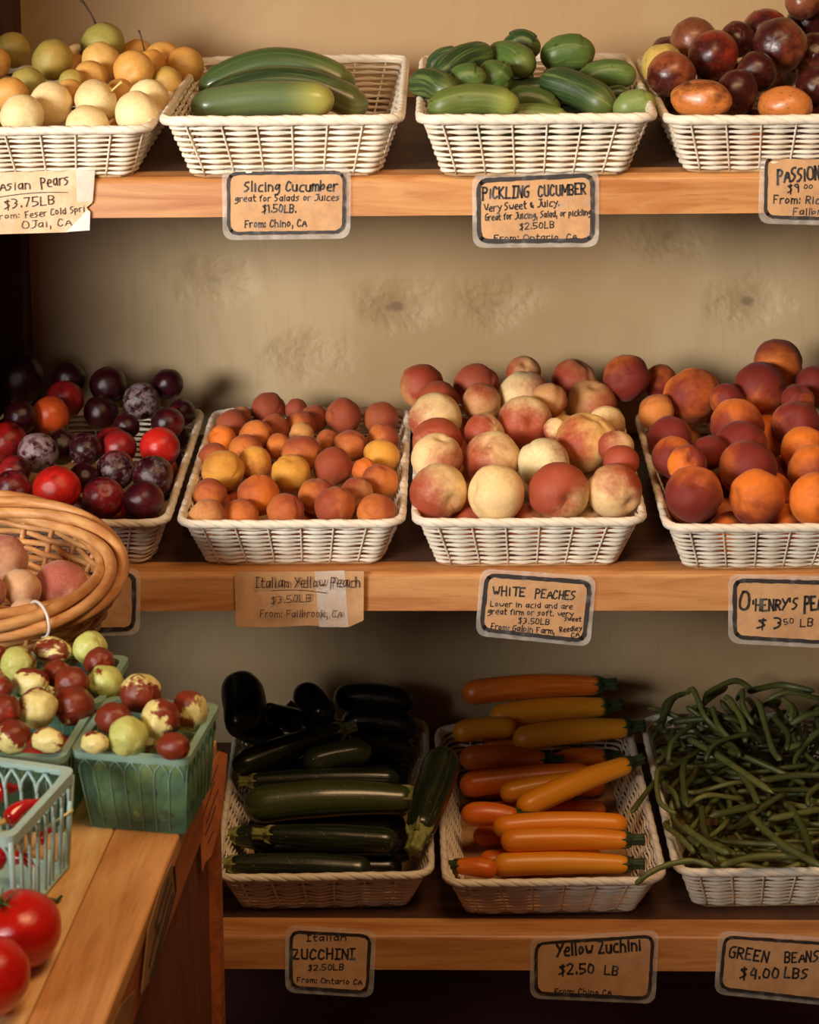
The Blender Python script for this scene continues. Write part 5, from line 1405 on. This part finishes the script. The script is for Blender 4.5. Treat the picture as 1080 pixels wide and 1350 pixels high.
def punnet(key, open_):
    loc, ang, side, h = PUNNETS[key]
    root = tag(empty('berry_punnet'), {'A': 'green plastic punnet of jujubes at the left, behind the open one', 'B': 'green see through punnet of jujubes at the right corner of the cart',
                                     'C': 'pale green punnet with open slots holding red chilies', 'D': 'green plastic punnet of jujubes at the back under the willow basket'}[key], 'punnet', 'green plastic punnets on the cart')
    root.matrix_world = Matrix.Translation(loc) @ Matrix.Rotation(TAU, 4, 'X') @ Matrix.Rotation(ang, 4, 'Z')
    s1, s0 = side / 2, side / 2 * TAPER
    wallm = M['punnet_open'] if open_ else M['punnet_wall']
    rimm = M['punnet_open'] if open_ else M['punnet_rim']
    if not open_:
        for q in range(4):
            mb = MB()
            n = 8
            v = []
            for o_ in (0.0, -0.0012):
                for j in range(2):
                    z = 0.001 + j * (h - 0.002)
                    for k in range(n + 1):
                        v.append(side_pt(side, h, q, -1 + 2 * k / n, z, o_))
            f = []
            for k in range(n):
                f.append((k, k + 1, n + 1 + k + 1, n + 1 + k))
                b = 2 * (n + 1)
                f.append((b + k, b + n + 1 + k, b + n + 1 + k + 1, b + k + 1))
            mb.add(v, f)
            mb.obj('wall', wallm, root, False)
    mb = MB()
    a, b = sq_ring(s1 + 0.003, h), sq_ring(s1 - 0.004, h)
    a2, b2 = sq_ring(s1 + 0.003, h - (0.010 if open_ else 0.007)), sq_ring(s1 - 0.004, h - 0.003)
    n = len(a)
    mb.add(a + b + a2 + b2, [(i, (i + 1) % n, n + (i + 1) % n, n + i) for i in range(n)] + [(i, 2 * n + i, 2 * n + (i + 1) % n, (i + 1) % n) for i in range(n)] + [(n + i, n + (i + 1) % n, 3 * n + (i + 1) % n, 3 * n + i) for i in range(n)])
    mb.obj('rim', rimm, root, False)
    mb = MB()
    nb_ = 7
    for q in range(4):
        for k in range(nb_):
            a_ = -1 + 2 * (k + 0.5) / nb_
            da = 1.0 / nb_
            zt = h * 0.70
            r_ = 0.0016 if open_ else 0.0008
            o_ = 0.0 if open_ else 0.0004
            mb.tube([side_pt(side, h, q, a_ * 0.97 - da, 0.002, o_), side_pt(side, h, q, a_ * 0.97 - da, zt, o_), side_pt(side, h, q, a_ * 0.97 - da * 0.75, zt + h * 0.12, o_), side_pt(side, h, q, a_ * 0.97, h - 0.008, o_)], r_, 6)
            mb.tube([side_pt(side, h, q, a_ * 0.97 + da, zt, o_), side_pt(side, h, q, a_ * 0.97 + da * 0.75, zt + h * 0.12, o_), side_pt(side, h, q, a_ * 0.97, h - 0.008, o_)], r_, 6)
            if open_ and k % 2 == 0:
                mb.tube([side_pt(side, h, q, a_ * 0.97, 0.002, o_), side_pt(side, h, q, a_ * 0.97, h * 0.42, o_)], r_, 6)
        if open_:
            mb.tube([side_pt(side, h, q, -1, 0.002), side_pt(side, h, q, -1, h - 0.006)], 0.0026, 6)
            mb.tube([side_pt(side, h, q, -1, 0.003), side_pt(side, h, q, 1, 0.003)], 0.0024, 6)
    mb.obj('arched_ribs', M['punnet_open'] if open_ else M['punnet_rim'], root)
    mb = MB()
    a, b = sq_ring(s0, 0.0005, 0.006), sq_ring(s0, 0.002, 0.006)
    mb.add(a + b, [tuple(range(n - 1, -1, -1)), tuple(range(n, 2 * n))] + [(i, (i + 1) % n, n + (i + 1) % n, n + i) for i in range(n)])
    mb.obj('base', wallm, root, False)


for k in 'ABD':
    punnet(k, False)
punnet('C', True)
mb = MB()
mb.tube([STALK[0], STALK[1], STALK[2]], [0.0011, 0.0012, 0.0016], 6)
tag(mb.obj('dry_stalk', M['stem_light']), 'thin pale dry stalk poking out of the open punnet on the right', 'stalk')
# a dry stem scrap on the planks
mb = MB()
mb.tube([(-0.007, 0, 0.003), (0, 0.002, 0.0035), (0.006, 0.001, 0.003), (0.011, 0.004, 0.006)], [0.0022, 0.0034, 0.002, 0.0012], 6)
mb.tube([(-0.002, 0.003, 0.003), (-0.006, 0.008, 0.003)], [0.0018, 0.0006], 5)
sc_ = tag(mb.obj('stem_scrap', M['stem_dkgreen']), 'tiny dark dried stem scrap lying on the planks by the tomatoes', 'scrap')
sc_.matrix_world = CM @ Matrix.Translation((-0.0885, -0.126, 0.0)) @ Matrix.Rotation(0.3, 4, 'Z')

# ------------------------------------------------------------------ hand lettered price cards
GLY = {  # strokes as xy pairs; baseline y=2, x height y=6, capitals y=8
    'A': '022842|1434', 'B': '0208288725050535342302', 'C': '38280703123242', 'D': '020828463402', 'E': '3808023205|0535', 'F': '380802|0525', 'G': '382807031232353525', 'H': '0208|3832|0535',
    'I': '0838|1812|0232', 'J': '1848|38331202', 'K': '0208|380532', 'L': '080232', 'M': '0208254842', 'N': '02083238', 'O': '18061312334826180', 'P': '02082837250505', 'R': '0208283725050532', 'S': '3818062534231202', 'T': '0848|2822', 'U': '080312323338',
    'V': '082248', 'W': '0812264238'.replace('4238', '3248'), 'Y': '0825|482502', 'Z': '08380232', 'Q': '18061312334826180',
    'a': '36160412333632', 'b': '08021223352505', 'c': '36160312 32'.replace(' ', ''), 'd': '36160312333832', 'e': '043436160312 32'.replace(' ', ''), 'f': '38271712|0626', 'g': '3616041333363010', 'h': '0802|05163532', 'i': '1612|1717', 'j': '2621100|2727', 'k': '0802|360432', 'l': '1812',
    'm': '0602|05162522|25364542'.replace('4542', '4542'), 'n': '0602|05163532', 'o': '16041222342616', 'p': '0600|0516253412 03'.replace(' ', ''), 'r': '0602|051636', 's': '3616053412 02'.replace(' ', ''), 't': '1812 32|0636'.replace(' ', ''), 'u': '0603123236|3632', 'v': '062246', 'w': '0612243246', 'y': '0624|460', 'z': '06360232', 'x': '0632|3602',
    '$': '370716342302|2821', '0': '16041222342616', '1': '072822', '2': '07283805023 2'.replace(' ', ''), '3': '0828361535230 2'.replace(' ', ''), '4': '280535|3832', '5': '38080625341202', '6': '28041223341404', '7': '083812', '8': '2806241222340528', '9': '3516072837 32'.replace(' ', ''),
    '.': '1213', ',': '1310', ':': '1213|1516', "'": '1816', '&': '3206172605123 4'.replace(' ', ''), '-': '0535',
}
GLY['o'] = '1604122334261606'[:14]
GLY['O'] = '28060412324658462818'[:16]
GLY['O'] = '180603224346381808'[:16]
GLY['Q'] = GLY['O']
GLY['0'] = '1805032234371818'[:14]
GLY['y'] = '0624|461000'
GLY['j'] = '26211000|2728'
GLY['D'] = '02082846331202'
GLY['B'] = '02082837252505|2534231202'.replace('2505|25', '25|25')
GLY['p'] = '0600|0516263423 03'.replace(' ', '')
GLY['2'] = '071828373602|0232'
GLY['Z'] = '083802|0232'
GLY['d'] = '36160512223436|3832'
GLY['b'] = '0802|0415263523130 3'.replace(' ', '')
GLY['a'] = '36160412233436|3632'
GLY['g'] = '36160413243536|36311000'
GLY['B'] = '0208|0828373625|0525|25343322|2202'
GLY['R'] = '0208|082837362505|1532'
GLY['P'] = '0108|0828373625|2505'
GLY['D'] = '0208|08183734321202'
GLY['L'] = '0802|0232'
GLY['E'] = '3808|0802|0232|0525'
GLY['F'] = '3808|0802|0525'
GLY['C'] = '372818050312 2233'.replace(' ', '')
GLY['4'] = '28040434|3732'.replace('0404', '04')
GLY['5'] = '3808|0805|052534331202'
GLY['7'] = '0838|3812'
GLY['N'] = '0208|0832|3238'
GLY['M'] = '0208|0824|2448|4842'
GLY['H'] = '0208|3832|0535'
GLY['K'] = '0208|3805|0532'
NARROW = {'i': 2.4, 'l': 2.2, '.': 2.2, ',': 2.2, ':': 2.2, "'": 2.0, '1': 2.8, 'j': 3.0, 'r': 3.6, 't': 3.6, 'f': 3.4, 'm': 5.2, 'w': 5.2, 'M': 5.4, 'W': 5.4, ' ': 2.8, 'I': 3.6}
DW = {'O': 5.2}


def strokes(ch):
    s = GLY.get(ch)
    if not s:
        return []
    out = []
    for part in s.split('|'):
        pts = [(float(part[i]), float(part[i + 1])) for i in range(0, len(part) - 1, 2)]
        if len(pts) > 2:
            for _ in range(1 if ch in 'BDEFKLMNRZ' else 2):   # corner cutting rounds the pen strokes
                q = [pts[0]]
                for a, b in zip(pts, pts[1:]):
                    q += [(a[0] * .75 + b[0] * .25, a[1] * .75 + b[1] * .25), (a[0] * .25 + b[0] * .75, a[1] * .25 + b[1] * .75)]
                pts = q + [pts[-1]]
        out.append(pts)
    return out


def ribbon(mb, pts, w, y, rnd):
    P = [Vector(p) for p in pts]
    if len(P) < 2:
        return
    V = []
    for i in range(len(P)):
        d = P[min(i + 1, len(P) - 1)] - P[max(i - 1, 0)]
        d = d.normalized() if d.length > 1e-9 else Vector((1, 0))
        n = Vector((-d.y, d.x)) * (w / 2 * rnd.uniform(0.85, 1.15))
        e = d * (w * 0.4 if i == len(P) - 1 else (-w * 0.4 if i == 0 else 0))
        a, b = P[i] + n + e, P[i] - n + e
        V += [(a.x, y, a.y), (b.x, y, b.y)]
    mb.add(V, [(2 * i, 2 * i + 1, 2 * i + 3, 2 * i + 2) for i in range(len(P) - 1)])


def write(mb, text, x0, y0, x1, y1, h, y, rnd, bold=1.0):
    adv = [NARROW.get(c, DW.get(c, 4.4)) for c in text]
    tot = sum(adv) - 0.6
    d = Vector((x1 - x0, y1 - y0))
    L = d.length
    e = d / L
    n = Vector((-e.y, e.x))
    k = L / tot
    pen = min(max(h * 0.19, 0.0012), 0.0032) * bold
    x = 0.0
    for c, a in zip(text, adv):
        jy, js = rnd.uniform(-0.03, 0.03) * h, rnd.uniform(0.93, 1.07)
        sl = rnd.uniform(0.0, 0.10)
        for st in strokes(c):
            pts = []
            for gx, gy in st:
                py = (gy - 2) / 6 * h * js + jy
                q = Vector((x0, y0)) + e * ((x + gx * min(1.0, a / 4.6)) * k + sl * py) + n * py
                pts.append(q)
            ribbon(mb, pts, pen, y, rnd)
        x += a


def rounded(q, r, n=6):
    """quad corners (TL,TR,BR,BL) -> rounded outline"""
    Q = [Vector(p) for p in q]
    out = []
    for i in range(4):
        p, a, b = Q[i], Q[i - 1], Q[(i + 1) % 4]
        u, v = (a - p).normalized() * r, (b - p).normalized() * r
        for k in range(n + 1):
            t_ = k / n
            out.append((p + u) * (1 - t_) ** 2 + p * 2 * t_ * (1 - t_) + (p + v) * t_ * t_)
    return out


def grow(q, d):
    Q = [Vector(p) for p in q]
    c = sum(Q, Vector((0, 0))) / 4
    return [p + Vector((d if p.x > c.x else -d, d if p.y > c.y else -d)) for p in Q]


def plate(name, outline, y0, y1, mat, parent):
    n = len(outline)
    v = [(p.x, y0, p.y) for p in outline] + [(p.x, y1, p.y) for p in outline]
    mb = MB()
    mb.add(v, [tuple(range(n)), tuple(range(2 * n - 1, n - 1, -1))] + [(i, n + i, n + (i + 1) % n, (i + 1) % n) for i in range(n)])
    return mb.obj(name, mat, parent, False)


def paper(name, c1, c2, rough=0.7):
    t = NT(name)
    o = t.obj()
    g = t.noise(o, 28, 5, 0.65)
    f = t.noise(t.scale(o, (500, 500, 90)), 1.0, 2)
    col = t.mix(t.ramp(g, 0.38, 0.68), c1, c2)
    col = t.mix(t.ramp(f, 0.5, 0.8, 0, 0.12), col, (0.12, 0.07, 0.04, 1))
    t.bump(g, 0.25, 0.002)
    return t.end(col, rough)


M['kraft'] = paper('kraft_card', srgb(204, 158, 110), srgb(184, 136, 90))
M['pale_paper'] = paper('faded_card', srgb(226, 198, 164), srgb(208, 172, 132))
M['white_paper'] = paper('torn_white_paper', srgb(240, 234, 224), srgb(226, 218, 206))
M['ink'] = plain('marker_ink', srgb(30, 20, 22), 0.6, 0.1)
M['ink_faded'] = plain('faded_ink', srgb(78, 58, 52), 0.7, 0.2)
t = NT('clear_sleeve')
t.put(t.b.inputs['Base Color'], (0.9, 0.86, 0.8, 1))
t.b.inputs['Roughness'].default_value = 0.22
tp_ = t.n('BsdfTransparent')
mx_ = t.n('MixShader')
t.put(mx_.inputs[0], t.ramp(t.noise(t.obj(), 55, 3), 0.35, 0.75, 0.88, 0.72))
t.t.links.new(t.b.outputs[0], mx_.inputs[1]); t.t.links.new(tp_.outputs[0], mx_.inputs[2]); t.t.links.new(mx_.outputs[0], t.out.inputs[0])
M['sleeve'] = t.m
M['sleeve_front'] = M['sleeve'].copy(); M['sleeve_front'].name = 'clear_sleeve_front'
for nd in M['sleeve_front'].node_tree.nodes:
    if nd.bl_idname == 'ShaderNodeMapRange':
        nd.inputs['From Min'].default_value = 0.5
        nd.inputs['To Min'].default_value = 0.992
        nd.inputs['To Max'].default_value = 0.93
M['tape'] = M['sleeve'].copy(); M['tape'].name = 'sticky_tape'
for nd in M['tape'].node_tree.nodes:
    if nd.bl_idname == 'ShaderNodeMapRange':
        nd.inputs['To Min'].default_value = 0.75
        nd.inputs['To Max'].default_value = 0.55

CARD_LAB = {
    'asian': 'faded paper price card for Asian Pears with a torn white corner', 'slicing': 'laminated price card for Slicing Cucumber with a dark drawn border',
    'pickling': 'laminated price card for Pickling Cucumber on the top board', 'passion': 'laminated price card for passion fruit at the right end of the top board',
    'hidden': 'laminated card half hidden behind the willow basket', 'italian': 'brown paper price card for Italian Yellow Peach without a border',
    'white': 'slightly tilted laminated price card for White Peaches', 'henry': "laminated price card reading O'Henry's at the right of the middle board",
    'zucc': 'small dark price card for Italian Zucchini on the lowest board', 'yellow': 'shaded price card for Yellow Zucchini on the lowest board', 'beans': 'shaded price card for Green Beans at the right of the lowest board'}
rc = random.Random(4)
for key, cen, q, style, lines_, rules in CARDS:
    root = tag(empty('price_card', cen), CARD_LAB[key], 'price card', 'price cards on the shelf boards')
    faded = key == 'asian' or key == 'italian'
    ink = M['ink_faded'] if faded else M['ink']
    if style == 'sleeve':
        plate('card', rounded(grow(q, 0.0022), 0.013), 0.0, 0.0008, M['kraft'], root)
        mb = MB()
        out = rounded(q, 0.012, 8)
        for i in range(4):                                  # four marker strokes, corner to corner
            seg = out[i * 9 + 4:(i + 1) * 9 + 5] if i < 3 else out[31:] + out[:5]
            dense = []
            for a, b in zip(seg, seg[1:]):
                m_ = max(1, int((b - a).length / 0.006))
                dense += [a.lerp(b, k / m_) for k in range(m_)]
            dense.append(seg[-1])
            dense = [p + Vector((rc.uniform(-1, 1), rc.uniform(-1, 1))) * 0.0003 for p in dense]
            ribbon(mb, dense, 0.0050 if key in ('henry', 'pickling', 'white', 'hidden') else 0.0040, -0.0003, rc)
        mb.obj('border', M['ink'], root, False)
        plate('plastic_sleeve', rounded(grow(q, 0.0075), 0.014), -0.0011, -0.0009, M['sleeve_front'], root)
        plate('plastic_sleeve', rounded(grow(q, 0.0075), 0.014), 0.0010, 0.0012, M['sleeve'], root)
    elif style == 'paper':
        Q = [Vector(p) for p in q]
        tl, tr, br, bl_ = Q
        out = [tl, Vector((tr.x, tr.y + 0.001)), tr.lerp(br, 0.25) + Vector((0.0004, 0)), tr.lerp(br, 0.53), tr.lerp(br, 0.60) + Vector((-0.006, 0)), tr.lerp(br, 0.66) + Vector((-0.003, 0)), br.lerp(tr, 0.33) + Vector((-0.0035, 0)), br + Vector((-0.026, 0)), bl_]
        plate('card', out, 0.0, 0.0008, M['pale_paper'], root)
        b_ = br
        plate('torn_corner', [b_.lerp(tr, 0.36) + Vector((-0.0045, 0)), b_.lerp(tr, 0.33) + Vector((-0.0015, 0)), b_ + Vector((-0.0006, 0.002)), b_ + Vector((-0.0270, 0.0004))], -0.0006, 0.0002, M['white_paper'], root)['label'] = 'torn white corner'
        plate('tape', [tr + Vector((-0.020, 0.0015)), tr + Vector((0.0015, 0.001)), tr.lerp(br, 0.5) + Vector((0.001, 0)), tr.lerp(br, 0.52) + Vector((-0.017, 0))], -0.0010, -0.0008, M['tape'], root)
    else:
        Q = [Vector(p) for p in q]
        tl, tr, br, bl_ = Q
        s_ = 0.86
        mt, mb_ = tl.lerp(tr, 0.85), bl_.lerp(br, 0.97)
        plate('card', [tl, mt, mb_, bl_.lerp(br, 0.6) + Vector((0, 0.0018)), bl_.lerp(br, 0.3) + Vector((0, -0.0012)), bl_], 0.0, 0.0008, M['kraft'], root)
        mb = MB()
        a, b, c, d = mt, tr + Vector((0, 0.0006)), Vector((tr.x - 0.001, br.y + 0.009)), mb_
        v = [(a.x, 0, a.y), (b.x, -0.004, b.y), (c.x, -0.004, c.y), (d.x, 0, d.y)]
        v += [(x, y + 0.0008, z) for x, y, z in v]
        mb.add(v, [(0, 1, 2, 3), (7, 6, 5, 4), (0, 4, 5, 1), (1, 5, 6, 2), (2, 6, 7, 3), (3, 7, 4, 0)])
        mb.obj('folded_edge', M['kraft'], root, False)
        plate('tape', [tl.lerp(tr, 0.62), mt + Vector((0, 0.001)), mb_, bl_.lerp(br, 0.72)], -0.0003, -0.0002, M['tape'], root)
    mb = MB()
    yl = -0.0005 if style != 'paper' else -0.0012
    if key == 'italian':
        yl = -0.0044
    for (txt, x0, y0, x1, y1, h) in lines_:
        write(mb, txt, x0, y0, x1, y1, h, yl, rc, 0.62 if faded else 1.0)
    for (x0, y0, x1, y1) in rules:
        a, b = Vector((x0, y0)), Vector((x1, y1))
        ribbon(mb, [a.lerp(b, k / 12) + Vector((0, 0.002 * math.sin(k / 12 * 3.14))) for k in range(13)], 0.0009, yl, rc)
    if mb.v:
        mb.obj('lettering', ink, root, False)
    if key in ('white',):
        pass


def sheet(name, pts, nrm, mat, label, ink_strokes, width):
    cen = sum((Vector(p) for p in pts), Vector()) / len(pts)
    n = Vector(nrm)
    root = tag(empty(name, cen), label, 'price card')
    N = len(pts)
    V = [Vector(p) - cen for p in pts]
    mb = MB()
    mb.add(V + [p - n * 0.0009 for p in V], [tuple(range(N)), tuple(range(2 * N - 1, N - 1, -1))] + [(i, N + i, N + (i + 1) % N, (i + 1) % N) for i in range(N)])
    mb.obj('card', mat, root, False)
    mb = MB()
    for s in ink_strokes:
        mb.tube([Vector(p) - cen + n * 0.0002 for p in s], width, 5)
    mb.obj('lettering', M['ink'], root, False)


M['kraft_dark'] = paper('worn_kraft_card', srgb(190, 112, 62), srgb(168, 92, 48))
M['olive_card'] = paper('greasy_card', srgb(150, 106, 62), srgb(124, 86, 50))
sheet('price_card', FOLD_CARD, FOLD_N, M['kraft_dark'], 'curled orange brown paper card fixed at the back corner of the cart', FOLD_INK, 0.0006)
sheet('price_card', RAIL_CARD, RAIL_N, M['olive_card'], 'bordered card seen edge on along the right side of the cart', RAIL_INK, 0.0012)
sheet('price_card', RAIL_CARD2, RAIL_N, M['olive_card'], 'card on the side of the cart cut by the bottom of the picture', [], 0.001)
